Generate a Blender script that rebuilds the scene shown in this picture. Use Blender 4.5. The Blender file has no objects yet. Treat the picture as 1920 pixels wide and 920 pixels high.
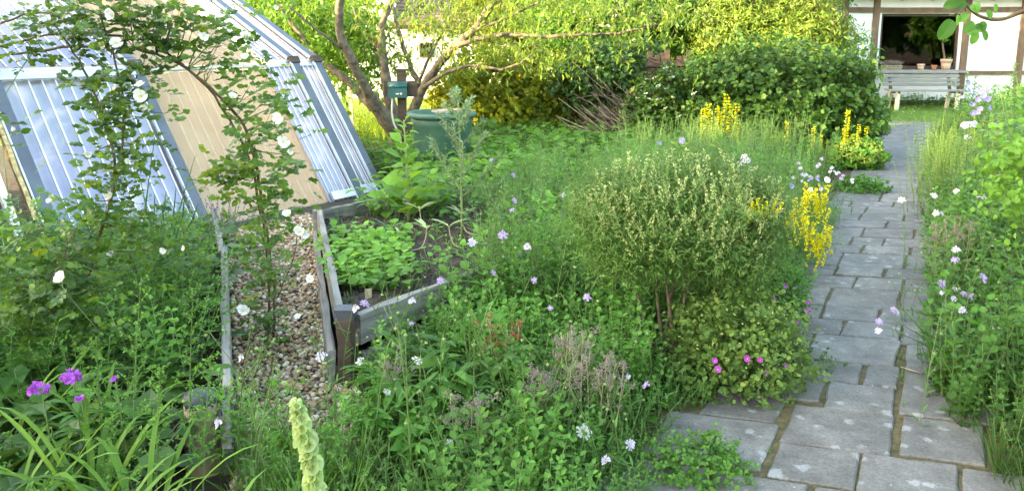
import bpy, math, random
import numpy as np
from mathutils import Vector, Matrix

rng = np.random.default_rng(11)
random.seed(5)
sc = bpy.context.scene
COL = sc.collection

# ------------------------------------------------------------------ camera
CAM_H = 1.65
PITCH = math.radians(10)
FPX = 1500.0
AXY = 334.0
cam_d = bpy.data.cameras.new('camera')
cam = bpy.data.objects.new('camera', cam_d)
COL.objects.link(cam)
cam.location = (0, 0, CAM_H)
cam.rotation_euler = (math.radians(90) - PITCH, 0, 0)
cam_d.sensor_width = 36
cam_d.lens = 36 * FPX / 1920
cam_d.shift_y = -(460 - AXY) / 1920
cam_d.clip_start = 0.05
cam_d.clip_end = 3000
sc.camera = cam

# ------------------------------------------------------------------ world, sun, exposure
SUN_EL = math.radians(14)
SUN_DIR = Vector((-0.965, -0.262, 0)).normalized()
SUN_AZ = math.atan2(SUN_DIR.x, SUN_DIR.y)
w = bpy.data.worlds.new('World')
sc.world = w
w.use_nodes = True
wn = w.node_tree
sky = wn.nodes.new('ShaderNodeTexSky')
sky.sky_type = 'NISHITA'
sky.sun_disc = False
sky.sun_elevation = SUN_EL
sky.sun_rotation = SUN_AZ
sky.air_density = 1.0
sky.dust_density = 1.5
sky.ozone_density = 1.0
bg = wn.nodes['Background']
bg.inputs[1].default_value = 0.15
wn.links.new(sky.outputs[0], bg.inputs[0])
sun_d = bpy.data.lights.new('sun', 'SUN')
sun_d.energy = 2.3
sun_d.angle = math.radians(0.5)
sun_d.color = (1.0, 0.86, 0.62)
sun = bpy.data.objects.new('sun', sun_d)
COL.objects.link(sun)
to_sun = Vector((SUN_DIR.x * math.cos(SUN_EL), SUN_DIR.y * math.cos(SUN_EL), math.sin(SUN_EL)))
sun.rotation_euler = to_sun.to_track_quat('Z', 'Y').to_euler()
sc.view_settings.view_transform = 'Standard'
sc.view_settings.look = 'None'
sc.view_settings.gamma = 1
sc.view_settings.use_curve_mapping = False
sc.view_settings.exposure = 3.55
sc.view_settings.use_white_balance = True
sc.view_settings.white_balance_temperature = 8200
sc.view_settings.white_balance_tint = 8
sc.cycles.max_bounces = 6
sc.cycles.diffuse_bounces = 3
sc.cycles.glossy_bounces = 2
sc.cycles.transmission_bounces = 4
sc.cycles.transparent_max_bounces = 8
sc.cycles.caustics_reflective = False
sc.cycles.caustics_refractive = False

# ------------------------------------------------------------------ helpers
CP, SP = math.cos(PITCH), math.sin(PITCH)

def G(px, py, z=0.0):
    """survey of the photograph: ground point seen at a picture point"""
    dx = (px - 960) / FPX; dz = -(py - AXY) / FPX
    y = CP + dz * SP; zz = -SP + dz * CP
    t = (z - CAM_H) / zz
    return (dx * t, y * t)

def P(px, py, Y):
    """point seen at a picture point and standing Y metres ahead"""
    dx = (px - 960) / FPX; dz = -(py - AXY) / FPX
    y = CP + dz * SP; zz = -SP + dz * CP
    t = Y / y
    return np.array([dx * t, Y, CAM_H + zz * t])

def nz(v):
    v = np.asarray(v, float)
    return v / (np.linalg.norm(v, axis=-1, keepdims=True) + 1e-9)

# leaf templates: x = side, y = along, z = normal
def T(v, f): return (np.array(v, float), np.array(f, int))
T_RH = T([(0,0,0),(-.28,.42,.07),(0,1,-.04),(.28,.42,.07)], [(0,3,2),(0,2,1)])
T_OV = T([(0,0,0),(-.26,.28,.06),(-.27,.62,.05),(0,1,-.08),(.27,.62,.05),(.26,.28,.06),(0,.5,0)],
         [(0,5,6),(5,4,6),(4,3,6),(3,2,6),(2,1,6),(1,0,6)])
T_LA = T([(0,0,0),(-.11,.35,.02),(-.09,.7,-.07),(0,1,-.22),(.09,.7,-.07),(.11,.35,.02)],
         [(0,5,1),(1,5,4),(1,4,2),(2,4,3)])
T_NE = T([(-.05,0,0),(.05,0,0),(0,1,-.05)], [(0,1,2)])
T_RO = T([(0,.0,-.02)] + [(.5*math.sin(a)*(1-.12*(i%2)), .45-.5*math.cos(a)*(1-.12*(i%2)), .09*(i%2)) for i, a in enumerate(np.linspace(.35, 2*math.pi-.35, 10))] + [(0,.45,-.03)],
         [(11, i, i+1) for i in range(0, 10)])
T_PEAR = T([(0,0,0)]+[(.36*math.sin(a)**.8*sg, .5-.5*math.cos(a), .10*math.sin(a)-.10*(1-math.cos(a))**1.6) for sg in (1,-1) for a in (.5,.95,1.4,1.85,2.3,2.75)]+[(0,1.04,-.34),(0,.33,-.03),(0,.68,-.13)],
  [(0,1,14),(1,2,14),(2,3,14),(3,4,14),(14,4,15),(4,5,15),(5,6,15),(6,13,15),(0,14,7),(7,14,8),(8,14,9),(9,14,10),(14,15,10),(10,15,11),(11,15,12),(12,15,13)])
T_PET = T([(0,0,0),(-.35,.5,.06),(-.42,.9,.1),(0,1.0,.05),(.42,.9,.1),(.35,.5,.06)], [(0,5,1),(1,5,4),(1,4,2),(2,4,3)])
T_BLOB = T([(0,0,-.5),(.5,0,0),(0,.5,0),(-.5,0,0),(0,-.5,0),(0,0,.5)],
           [(0,2,1),(0,3,2),(0,4,3),(0,1,4),(5,1,2),(5,2,3),(5,3,4),(5,4,1)])

class Geo:
    def __init__(s):
        s.V=[]; s.F=[]; s.M=[]; s.A=[]; s.S=[]; s.n=0
    def add(s, V, F, m=0, var=0.5, smooth=False):
        V = np.asarray(V, float).reshape(-1, 3); F = np.asarray(F, int).reshape(-1, 3)
        if len(V) == 0: return
        s.V.append(V); s.F.append(F + s.n); s.n += len(V)
        s.M.append(np.full(len(F), m)); s.S.append(np.full(len(F), smooth))
        a = np.empty(len(V)); a[:] = var; s.A.append(a)
    def put(s, tpl, pos, d, n, size, m=0, var=None, wide=1.0):
        pos = np.asarray(pos, float).reshape(-1, 3); N = len(pos)
        if N == 0: return
        d = nz(np.broadcast_to(d, (N, 3))); n = np.broadcast_to(n, (N, 3))
        x = np.cross(d, n); bad = np.linalg.norm(x, axis=1) < 1e-3
        x[bad] = (1, .01, 0); x = nz(x); n = np.cross(x, d)
        size = np.broadcast_to(size, (N,)).reshape(N, 1, 1)
        wd = np.broadcast_to(wide, (N,)).reshape(N, 1, 1)
        tv, tf = tpl
        V = pos[:, None] + size * (wd * tv[None, :, 0:1] * x[:, None] + tv[None, :, 1:2] * d[:, None] + tv[None, :, 2:3] * n[:, None])
        F = tf[None] + (np.arange(N) * len(tv))[:, None, None]
        if var is None: var = rng.random(N)
        s.add(V, F, m, np.repeat(np.broadcast_to(var, (N,)), len(tv)))
    def tube(s, pts, r, n=5, m=0, var=.5, smooth=True):
        pts = np.asarray(pts, float); k = len(pts)
        r = np.broadcast_to(r, (k,))
        t = nz(np.gradient(pts, axis=0))
        ref = np.array([.13, .31, 1.]) if abs(t[0][2]) < .9 else np.array([1., .2, .1])
        a = nz(np.cross(t, ref)); b = np.cross(t, a)
        an = np.arange(n) * 2 * math.pi / n
        V = pts[:, None] + r[:, None, None] * (np.cos(an)[None, :, None] * a[:, None] + np.sin(an)[None, :, None] * b[:, None])
        F = []
        for i in range(k - 1):
            for j in range(n):
                j2 = (j + 1) % n
                F += [(i*n+j, i*n+j2, (i+1)*n+j2), (i*n+j, (i+1)*n+j2, (i+1)*n+j)]
        for j in range(1, n - 1):
            F.append(((k-1)*n, (k-1)*n+j, (k-1)*n+j+1)); F.append((0, j+1, j))
        s.add(V.reshape(-1, 3), F, m, var, smooth)
    def box(s, lo, hi, m=0, var=.5):
        x0,y0,z0 = lo; x1,y1,z1 = hi
        V = [(x,y,z) for x in (x0,x1) for y in (y0,y1) for z in (z0,z1)]
        F = [(0,1,3),(0,3,2),(4,6,7),(4,7,5),(0,4,5),(0,5,1),(2,3,7),(2,7,6),(0,2,6),(0,6,4),(1,5,7),(1,7,3)]
        s.add(V, F, m, var)
    def beam(s, p0, p1, w_, h_, up=(0,0,1), m=0, var=.5, jit=0.0, seg=1, bev=0.0):
        """a straight timber from p0 to p1, w_ wide across, h_ along up"""
        p0 = np.array(p0, float); p1 = np.array(p1, float)
        d = nz(p1 - p0); x = nz(np.cross(d, np.array(up, float))); u = np.cross(x, d)
        b = bev
        prof = [(-w_/2+b,-h_/2),(w_/2-b,-h_/2),(w_/2,-h_/2+b),(w_/2,h_/2-b),(w_/2-b,h_/2),(-w_/2+b,h_/2),(-w_/2,h_/2-b),(-w_/2,-h_/2+b)] if b > 0 else [(-w_/2,-h_/2),(w_/2,-h_/2),(w_/2,h_/2),(-w_/2,h_/2)]
        n = len(prof); V = []
        for i in range(seg + 1):
            c = p0 + (p1 - p0) * i / seg
            for q in prof:
                V.append(c + x * (q[0] + rng.normal() * jit) + u * (q[1] + rng.normal() * jit))
        F = []
        for i in range(seg):
            for j in range(n):
                j2 = (j+1) % n
                F += [(i*n+j, i*n+j2, (i+1)*n+j2), (i*n+j, (i+1)*n+j2, (i+1)*n+j)]
        for j in range(1, n-1):
            F += [(0, j+1, j), (seg*n, seg*n+j, seg*n+j+1)]
        s.add(V, F, m, var)
    def merge(s, g, pos=(0,0,0), rz=0.0, sc_=1.0, tilt=(0,0), dv=0.0):
        V, F, M, A, S = g.arrays()
        c, q = math.cos(rz), math.sin(rz)
        X = V * sc_
        X = np.stack([X[:,0] + X[:,2]*tilt[0], X[:,1] + X[:,2]*tilt[1], X[:,2]], 1)
        X = np.stack([c*X[:,0]-q*X[:,1], q*X[:,0]+c*X[:,1], X[:,2]], 1) + np.asarray(pos)
        s.V.append(X); s.F.append(F + s.n); s.n += len(X); s.M.append(M); s.S.append(S); s.A.append(np.clip(A + dv, 0, 1))
    def arrays(s):
        if not hasattr(s, '_c') or s._c[0] != s.n:
            s._c = (s.n, (np.concatenate(s.V), np.concatenate(s.F), np.concatenate(s.M), np.concatenate(s.A), np.concatenate(s.S)))
        return s._c[1]
    def mesh(s, name, mats, origin=(0,0,0)):
        V, F, M, A, S = s.arrays()
        V = V - np.asarray(origin, float)
        me = bpy.data.meshes.new(name)
        me.vertices.add(len(V)); me.vertices.foreach_set('co', V.astype(np.float32).ravel())
        me.loops.add(len(F)*3); me.loops.foreach_set('vertex_index', F.astype(np.int32).ravel())
        me.polygons.add(len(F)); me.polygons.foreach_set('loop_start', np.arange(0, len(F)*3, 3, dtype=np.int32))
        for mt in (mats if isinstance(mats, (list, tuple)) else [mats]): me.materials.append(mt)
        me.polygons.foreach_set('material_index', M.astype(np.int32))
        me.polygons.foreach_set('use_smooth', S.astype(bool))
        at = me.attributes.new('var', 'FLOAT', 'POINT'); at.data.foreach_set('value', A.astype(np.float32))
        me.update(calc_edges=True)
        return me
    def build(s, name, mats, parent=None, label=None):
        o0 = np.array(parent.location) if parent is not None else np.zeros(3)
        if parent is not None and parent.parent is not None: o0 = o0 + np.array(parent.parent.location)
        o = bpy.data.objects.new(name, s.mesh(name, mats, o0)); COL.objects.link(o)
        if parent is not None: o.parent = parent
        if label: o['label'] = label
        return o

def thing(name, label, cat, loc=(0,0,0), group=None):
    o = bpy.data.objects.new(name, None); COL.objects.link(o)
    o.location = loc; o.empty_display_size = .1
    o['label'] = label; o['category'] = cat
    if group: o['group'] = group
    return o
def tag(o, label, cat, group=None):
    o['label'] = label; o['category'] = cat
    if group: o['group'] = group
    return o
def stuff(o, label=None, cat=None):
    o['kind'] = 'stuff'
    if label: o['label'] = label
    if cat: o['category'] = cat
    return o
def struct(o, label=None):
    o['kind'] = 'structure'
    if label: o['label'] = label
    return o
def link_mesh(name, me, parent, loc=(0,0,0), rz=0, s=1, rx=0, ry=0):
    o = bpy.data.objects.new(name, me); COL.objects.link(o); o.parent = parent
    o.location = loc; o.rotation_euler = (rx, ry, rz); o.scale = (s, s, s)
    return o
def dup(root, loc, rz=0, s=1, label=None, group=None):
    r = root.copy(); COL.objects.link(r); r.location = loc; r.rotation_euler = (0, 0, rz); r.scale = (s, s, s)
    if label: r['label'] = label
    if group: r['group'] = group
    for ch in list(root.children):
        c = ch.copy(); COL.objects.link(c); c.parent = r
        for g_ in ch.children:
            d = g_.copy(); COL.objects.link(d); d.parent = c
    return r

# ------------------------------------------------------------------ materials
def newmat(name):
    m = bpy.data.materials.new(name); m.use_nodes = True
    nt = m.node_tree; b = nt.nodes['Principled BSDF']
    return m, nt, b
def N(nt, t, **kw):
    n = nt.nodes.new(t)
    for k, v in kw.items():
        if k.startswith('_'): setattr(n, k[1:], v)
        else: n.inputs[k.replace('_', ' ')].default_value = v
    return n
def ramp(nt, fac, stops):
    r = nt.nodes.new('ShaderNodeValToRGB'); nt.links.new(fac, r.inputs[0])
    e = r.color_ramp.elements
    while len(e) < len(stops): e.new(.5)
    for i, (p, c) in enumerate(stops):
        e[i].position = p; e[i].color = (*c, 1)
    return r.outputs[0]
def leafmat(name, c0, c1, trans=.35, rough=.5, c2=None, spec=.25, tcol=None):
    m, nt, b = newmat(name)
    at = N(nt, 'ShaderNodeAttribute', _attribute_name='var')
    stops = [(0, c0), (1, c1)] if c2 is None else [(0, c0), (.8, c1), (1, c2)]
    colr = ramp(nt, at.outputs['Fac'], stops)
    # each plant a little different
    oi = nt.nodes.new('ShaderNodeObjectInfo')
    hs = nt.nodes.new('ShaderNodeHueSaturation')
    mp = N(nt, 'ShaderNodeMapRange', To_Min=.82, To_Max=1.18); nt.links.new(oi.outputs['Random'], mp.inputs[0])
    nt.links.new(mp.outputs[0], hs.inputs['Value']); nt.links.new(colr, hs.inputs['Color'])
    geo = nt.nodes.new('ShaderNodeNewGeometry')
    nse = N(nt, 'ShaderNodeTexNoise', Scale=1.3, Detail=2); nt.links.new(geo.outputs['Position'], nse.inputs['Vector'])
    mp2 = N(nt, 'ShaderNodeMapRange', To_Min=.7, To_Max=1.3, From_Min=.3, From_Max=.7); nt.links.new(nse.outputs[0], mp2.inputs[0])
    hs2 = nt.nodes.new('ShaderNodeHueSaturation'); nt.links.new(hs.outputs[0], hs2.inputs['Color']); nt.links.new(mp2.outputs[0], hs2.inputs['Value'])
    nt.links.new(hs2.outputs[0], b.inputs['Base Color'])
    b.inputs['Roughness'].default_value = rough; b.inputs['Specular IOR Level'].default_value = spec
    tr = nt.nodes.new('ShaderNodeBsdfTranslucent')
    hs3 = N(nt, 'ShaderNodeHueSaturation', Value=1.6, Saturation=1.05, Hue=.48); nt.links.new(hs2.outputs[0], hs3.inputs['Color'])
    nt.links.new(hs3.outputs[0], tr.inputs[0])
    mx = nt.nodes.new('ShaderNodeMixShader'); mx.inputs[0].default_value = trans
    nt.links.new(b.outputs[0], mx.inputs[1]); nt.links.new(tr.outputs[0], mx.inputs[2])
    nt.links.new(mx.outputs[0], nt.nodes['Material Output'].inputs[0])
    return m
def woodmat(name, c0, c1, scale=(2, 40, 40), rough=.8, bump=.3):
    m, nt, b = newmat(name)
    tc = nt.nodes.new('ShaderNodeTexCoord'); mp = nt.nodes.new('ShaderNodeMapping'); mp.inputs['Scale'].default_value = scale
    nt.links.new(tc.outputs['Object'], mp.inputs[0])
    n1 = N(nt, 'ShaderNodeTexNoise', Scale=1.0, Detail=6, Roughness=.65); nt.links.new(mp.outputs[0], n1.inputs['Vector'])
    n2 = N(nt, 'ShaderNodeTexNoise', Scale=5.0, Detail=3); nt.links.new(tc.outputs['Object'], n2.inputs['Vector'])
    ad = nt.nodes.new('ShaderNodeMath'); ad.operation = 'MULTIPLY_ADD'; ad.inputs[1].default_value = .35; nt.links.new(n2.outputs[0], ad.inputs[0]); 
    nt.links.new(n1.outputs[0], ad.inputs[2])
    col = ramp(nt, ad.outputs[0], [(.45, c0), (.85, c1)])
    nt.links.new(col, b.inputs['Base Color']); b.inputs['Roughness'].default_value = rough
    bp = N(nt, 'ShaderNodeBump', Strength=bump, Distance=.01); nt.links.new(n1.outputs[0], bp.inputs['Height']); nt.links.new(bp.outputs[0], b.inputs['Normal'])
    return m
def noisemat(name, c0, c1, scale=8, rough=.8, bump=.2, dist=.01, detail=6, lo=.35, hi=.65, metal=0, spec=.5):
    m, nt, b = newmat(name)
    tc = nt.nodes.new('ShaderNodeTexCoord')
    n1 = N(nt, 'ShaderNodeTexNoise', Scale=scale, Detail=detail, Roughness=.6); nt.links.new(tc.outputs['Object'], n1.inputs['Vector'])
    col = ramp(nt, n1.outputs[0], [(lo, c0), (hi, c1)])
    nt.links.new(col, b.inputs['Base Color']); b.inputs['Roughness'].default_value = rough; b.inputs['Metallic'].default_value = metal
    b.inputs['Specular IOR Level'].default_value = spec
    if bump:
        bp = N(nt, 'ShaderNodeBump', Strength=bump, Distance=dist); nt.links.new(n1.outputs[0], bp.inputs['Height']); nt.links.new(bp.outputs[0], b.inputs['Normal'])
    return m
def varmat(name, stops, rough=.7, trans=0, spec=.4):
    m, nt, b = newmat(name)
    at = N(nt, 'ShaderNodeAttribute', _attribute_name='var')
    c = ramp(nt, at.outputs['Fac'], stops); nt.links.new(c, b.inputs['Base Color'])
    b.inputs['Roughness'].default_value = rough; b.inputs['Specular IOR Level'].default_value = spec
    if trans:
        tr = nt.nodes.new('ShaderNodeBsdfTranslucent'); nt.links.new(c, tr.inputs[0])
        mx = nt.nodes.new('ShaderNodeMixShader'); mx.inputs[0].default_value = trans
        nt.links.new(b.outputs[0], mx.inputs[1]); nt.links.new(tr.outputs[0], mx.inputs[2])
        nt.links.new(mx.outputs[0], nt.nodes['Material Output'].inputs[0])
    return m

LM = {
 'mid':    leafmat('leaf_mid_green', (.038,.115,.020), (.105,.26,.045), .38),
 'fresh':  leafmat('leaf_fresh_green', (.055,.16,.028), (.14,.33,.055), .4),
 'dark':   leafmat('leaf_dark_green', (.03,.08,.015), (.075,.165,.03), .3, .4, spec=.4),
 'grey':   leafmat('leaf_grey_green', (.13,.20,.10), (.27,.37,.19), .35),
 'yellow': leafmat('leaf_yellow_green', (.11,.20,.025), (.24,.34,.05), .42),
 'sunny':  leafmat('leaf_willow', (.06,.12,.018), (.15,.22,.035), .40, c2=(.24,.23,.05)),
 'hedge':  leafmat('leaf_hedge', (.09,.14,.015), (.27,.31,.03), .5, c2=(.44,.30,.05)),
 'currant':leafmat('leaf_currant', (.04,.105,.02), (.105,.21,.04), .33),
 'peach':  leafmat('leaf_peach', (.05,.13,.018), (.12,.25,.035), .4),
 'rose':   leafmat('leaf_rose', (.042,.115,.018), (.14,.27,.04), .42, .38, spec=.45, c2=(.30,.36,.04)),
 'broom':  leafmat('leaf_broom', (.07,.16,.035), (.18,.34,.075), .36),
 'strap':  leafmat('leaf_strap', (.06,.15,.02), (.15,.29,.04), .38),
 'grass':  leafmat('leaf_grass', (.06,.15,.03), (.14,.28,.06), .35),
 'lawn':   leafmat('leaf_lawn', (.12,.24,.03), (.22,.37,.06), .4),
 'fennel': leafmat('leaf_feathery', (.06,.15,.03), (.14,.29,.065), .35),
 'salad':  leafmat('leaf_salad', (.09,.23,.035), (.19,.38,.06), .4),
 'leek':   leafmat('leaf_leek', (.05,.13,.08), (.10,.22,.12), .25, spec=.4),
 'stem':   leafmat('stem_green', (.10,.17,.05), (.17,.26,.09), .1),
 'pale':   leafmat('calyx_pale', (.20,.30,.10), (.44,.52,.27), .5),
 'ger':    leafmat('leaf_geranium', (.06,.13,.03), (.14,.23,.05), .33, c2=(.22,.24,.06)),
}
def flat(name, c, rough=.6, trans=0, spec=.3):
    return varmat(name, [(0, tuple(x*.8 for x in c)), (1, c)], rough, trans, spec)
FM = {
 'white':  varmat('petal_white', [(0,(.60,.59,.54)),(1,(.80,.79,.75))], .6, .2),
 'lilac':  flat('petal_lilac', (.60,.44,.76), .6, .3),
 'palelilac': flat('petal_pale_lilac', (.80,.72,.86), .6, .3),
 'violet': flat('petal_violet', (.42,.36,.80), .6, .3),
 'pink':   flat('petal_magenta', (.55,.07,.52), .6, .25),
 'purple': flat('petal_purple', (.50,.10,.62), .6, .25),
 'yellow': flat('petal_yellow', (.86,.76,.02), .6, .3),
 'paleyellow': flat('petal_pale_yellow', (.66,.72,.30), .6, .3),
 'lime':   flat('petal_lime', (.34,.46,.09), .6, .3),
 'brown':  flat('seedhead_brown', (.28,.20,.18), .9),
 'mauve':  flat('dried_mauve', (.27,.22,.19), .9),
 'straw':  flat('straw', (.45,.38,.24), .8),
 'rust':   flat('rust_sepal', (.32,.10,.05), .8),
}
bark = noisemat('bark', (.075,.06,.042), (.22,.175,.12), 14, .9, .8, .03)
twig = noisemat('twig_bark', (.11,.07,.05), (.24,.17,.12), 30, .9, .3)
dark_twig = noisemat('dark_twig', (.05,.035,.025), (.12,.085,.06), 30, .9, .3)
cane = noisemat('rose_cane', (.07,.04,.022), (.16,.11,.05), 20, .7, .3)
grey_wood = woodmat('weathered_grey_wood', (.085,.078,.068), (.29,.275,.25), (1.2, 30, 30))
bench_wood = woodmat('bench_grey_wood', (.19,.18,.175), (.34,.325,.31), (2, 60, 60))
dark_wood = woodmat('dark_stained_wood', (.035,.022,.015), (.09,.06,.04), (3, 20, 20))
beam_wood = woodmat('timber_frame_brown', (.10,.06,.04), (.22,.14,.09), (8, 8, 2))
soil = noisemat('soil', (.035,.024,.017), (.10,.072,.05), 22, .95, 1.0, .04)
ground_mat = noisemat('ground_earth', (.03,.03,.016), (.065,.055,.03), 6, .95, .8, .04)
white_paint = noisemat('white_render', (.78,.78,.76), (.86,.86,.84), 5, .9, .1)
moss = noisemat('joint_moss', (.055,.055,.016), (.15,.11,.05), 30, .95, 1, .02)

# ------------------------------------------------------------------ ground and setting
def sheet(name, pts, z, mat, thick=None):
    bm_v = [(x, y, z) for x, y in pts]
    me = bpy.data.meshes.new(name); me.from_pydata(bm_v, [], [list(range(len(pts)))]); me.materials.append(mat); me.update()
    o = bpy.data.objects.new(name, me); COL.objects.link(o); return o
struct(sheet('ground', [(-400,-400),(400,-400),(400,400),(-400,400)], 0, ground_mat), 'bare dark earth under the garden')
lawn_mat = noisemat('lawn_turf', (.07,.14,.02), (.13,.22,.04), 30, .95, .6, .03)
struct(sheet('lawn', [(3.0,14.4),(16,14.4),(16,19.9),(3.0,19.9)], .004, lawn_mat), 'short green lawn in front of the timber framed house')
struct(sheet('meadow', [(-30,12.2),(2.9,12.2),(2.9,40),(-30,40)], .004, lawn_mat), 'sunlit rough grass beyond the fruit tree')

# ------------------------------------------------------------------ garden path of stone slabs
L0 = np.array([.59, 3.06]); PU = np.array([.475, .880]); PV = np.array([.88, -.475])
def shear(s, t):
    return t + (.2 + .045 * max(0, min(t, 7))) * (s - .42)
def path_xy(s, t):
    tt = shear(s, t); return L0 + PV * s + PU * tt
path = struct(bpy.data.objects.new('garden_path', None), 'path of grey stone slabs running up to the lawn'); COL.objects.link(path)

def slab_mat(name, c0, c1, lich):
    m, nt, b = newmat(name)
    geo = nt.nodes.new('ShaderNodeNewGeometry')
    oi = nt.nodes.new('ShaderNodeObjectInfo')
    n1 = N(nt, 'ShaderNodeTexNoise', Scale=9, Detail=8, Roughness=.7); nt.links.new(geo.outputs['Position'], n1.inputs['Vector'])
    col = ramp(nt, n1.outputs[0], [(.3, c0), (.7, c1)])
    hs = nt.nodes.new('ShaderNodeHueSaturation'); nt.links.new(col, hs.inputs['Color'])
    mp = N(nt, 'ShaderNodeMapRange', To_Min=.84, To_Max=1.18); nt.links.new(oi.outputs['Random'], mp.inputs[0]); nt.links.new(mp.outputs[0], hs.inputs['Value'])
    # dark weathering stains
    n4 = N(nt, 'ShaderNodeTexNoise', Scale=3.1, Detail=5, Roughness=.65, Distortion=.6); nt.links.new(geo.outputs['Position'], n4.inputs['Vector'])
    f4 = ramp(nt, n4.outputs[0], [(.42, (.62,.62,.60)), (.62, (1,1,1))])
    mx0 = N(nt, 'ShaderNodeMixRGB', _blend_type='MULTIPLY'); mx0.inputs[0].default_value = .8
    nt.links.new(hs.outputs[0], mx0.inputs[1]); nt.links.new(f4, mx0.inputs[2])
    # lichen spots
    n2 = N(nt, 'ShaderNodeTexVoronoi', Scale=9.5); n2b = N(nt, 'ShaderNodeTexNoise', Scale=22, Detail=6, Roughness=.7); n2c = N(nt, 'ShaderNodeTexNoise', Scale=2.3, Detail=2)
    ofs = N(nt, 'ShaderNodeVectorMath', _operation='ADD'); ofs.inputs[1].default_value = (31, 7, 0); nt.links.new(geo.outputs['Position'], ofs.inputs[0])
    for q_ in (n2, n2b, n2c): nt.links.new(ofs.outputs[0], q_.inputs['Vector'])
    d_ = N(nt, 'ShaderNodeMath', _operation='MULTIPLY_ADD'); nt.links.new(n2b.outputs[0], d_.inputs[0]); d_.inputs[1].default_value = -.9; nt.links.new(n2.outputs['Distance'], d_.inputs[2])
    e_ = N(nt, 'ShaderNodeMath', _operation='MULTIPLY_ADD'); nt.links.new(n2c.outputs[0], e_.inputs[0]); e_.inputs[1].default_value = -.8; nt.links.new(d_.outputs[0], e_.inputs[2])
    g_ = N(nt, 'ShaderNodeMath', _operation='MULTIPLY'); nt.links.new(e_.outputs[0], g_.inputs[0]); g_.inputs[1].default_value = -1.0
    f2 = ramp(nt, g_.outputs[0], [(.64, (0,0,0)), (.76, (lich*.5,)*3)])
    mx = nt.nodes.new('ShaderNodeMixRGB'); nt.links.new(f2, mx.inputs[0]); nt.links.new(mx0.outputs[0], mx.inputs[1]); mx.inputs[2].default_value = (.50,.52,.52,1)
    # fine specks
    n3 = N(nt, 'ShaderNodeTexNoise', Scale=90, Detail=3); nt.links.new(geo.outputs['Position'], n3.inputs['Vector'])
    f3 = ramp(nt, n3.outputs[0], [(.35, (.72,.72,.72)), (.65, (1.15,1.15,1.15))])
    mx2 = N(nt, 'ShaderNodeMixRGB', _blend_type='MULTIPLY'); mx2.inputs[0].default_value = .8
    nt.links.new(mx.outputs[0], mx2.inputs[1]); nt.links.new(f3, mx2.inputs[2])
    nt.links.new(mx2.outputs[0], b.inputs['Base Color']); b.inputs['Roughness'].default_value = .75
    bp = N(nt, 'ShaderNodeBump', Strength=.5, Distance=.006); nt.links.new(n1.outputs[0], bp.inputs['Height']); nt.links.new(bp.outputs[0], b.inputs['Normal'])
    return m
stone = slab_mat('slab_stone', (.125,.116,.104), (.235,.222,.202), .7)
stone_far = slab_mat('slab_stone_pale', (.16,.155,.145), (.26,.25,.235), .3)

def slab(s0, s1, t0, t1, far=False, gap=.0065):
    cs = []
    s0 += gap; s1 -= gap; t0 += gap*.45; t1 -= gap*.45
    for (a, b_) in ((s0,t0),(s1,t0),(s1,t1),(s0,t1)):
        cs.append(path_xy(a + rng.normal()*.004, b_ + rng.normal()*.005))
    cs = np.array(cs); c = cs.mean(0)
    tz = .030 + rng.normal() * .002; tilt = rng.normal(size=2) * .003
    # outline with worn edges: points along the sides
    out = []
    for i in range(4):
        a, b_ = cs[i], cs[(i+1) % 4]
        for f in (.015, .12, .3, .52, .7, .88, .985):
            p = a + (b_ - a) * f; nrm = nz(c - p)
            out.append(p + nrm * abs(rng.normal()) * .0035)
    out = np.array(out); n = len(out)
    def ring(sc_, z):
        q = c + (out - c) * sc_
        return np.column_stack([q, np.full(n, z) + (q - c) @ tilt])
    inner = out + nz(c - out) * .008
    V = np.vstack([ring(1.0, -.01), ring(1.0, tz - .006), np.column_stack([inner, np.full(n, tz) + (inner - c) @ tilt]), [[c[0], c[1], tz]]])
    F = []
    for r in range(2):
        for i in range(n):
            j = (i+1) % n
            F += [(r*n+i, r*n+j, (r+1)*n+j), (r*n+i, (r+1)*n+j, (r+1)*n+i)]
    F += [(2*n+i, 2*n+(i+1) % n, 3*n) for i in range(n)]
    g = Geo(); g.add(V, F)
    return g.build('slab', stone_far if far else stone, path)

g = Geo()
Vs = []; ts = np.linspace(-1.4, 14.6, 60)
for t in ts:
    for s_ in (-.12, 1.55): Vs.append((*path_xy(s_, t), .019))
g.add(Vs, [f for i in range(len(ts)-1) for f in ((2*i, 2*i+1, 2*i+3), (2*i, 2*i+3, 2*i+2))])
g.build('joint_bed', moss, path)

# nearest rows surveyed one by one: (t0, t1, [split positions])
rows = [(-.50,-.10,[.0,.28,.62,1.05]), (-.10,.20,[.45,.76,1.10]), (.20,.585,[.45,.865,1.28]),
        (.585,.885,[.12,.555,.85]), (.885,1.155,[.10,.41,.70,.95,1.25]), (1.155,1.55,[.13,.41,.835,1.2]),
        (1.55,1.82,[.18,.53,.83,1.15]), (1.82,2.09,[.10,.393,.69,1.0,1.3]), (2.09,2.50,[.05,.387,.79,1.15]),
        (2.50,2.80,[.12,.50,.79,1.1]), (2.80,3.06,[.08,.36,.663,1.0,1.3]), (3.06,3.46,[.10,.35,.78,1.2]),
        (3.46,3.73,[.12,.47,.80,1.1]), (3.73,4.03,[.05,.36,.60,.98,1.3]), (4.03,4.40,[.1,.42,.80,1.2]),
        (4.40,4.70,[.15,.58,.9,1.2]), (4.70,5.02,[.0,.34,.70,1.0,1.3]), (5.02,5.36,[.1,.36,.84,1.2]),
        (5.36,5.66,[.2,.58,.96,1.3]), (5.66,6.18,[.0,.44,.86,1.25])]
t0 = 6.18
for dt in (.78,.80,.42,.78,.8,.8,.8,.8,.8,.8,.8):
    rows.append((t0, t0+dt, [.72+random.uniform(-.15,.15)])); t0 += dt
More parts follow.
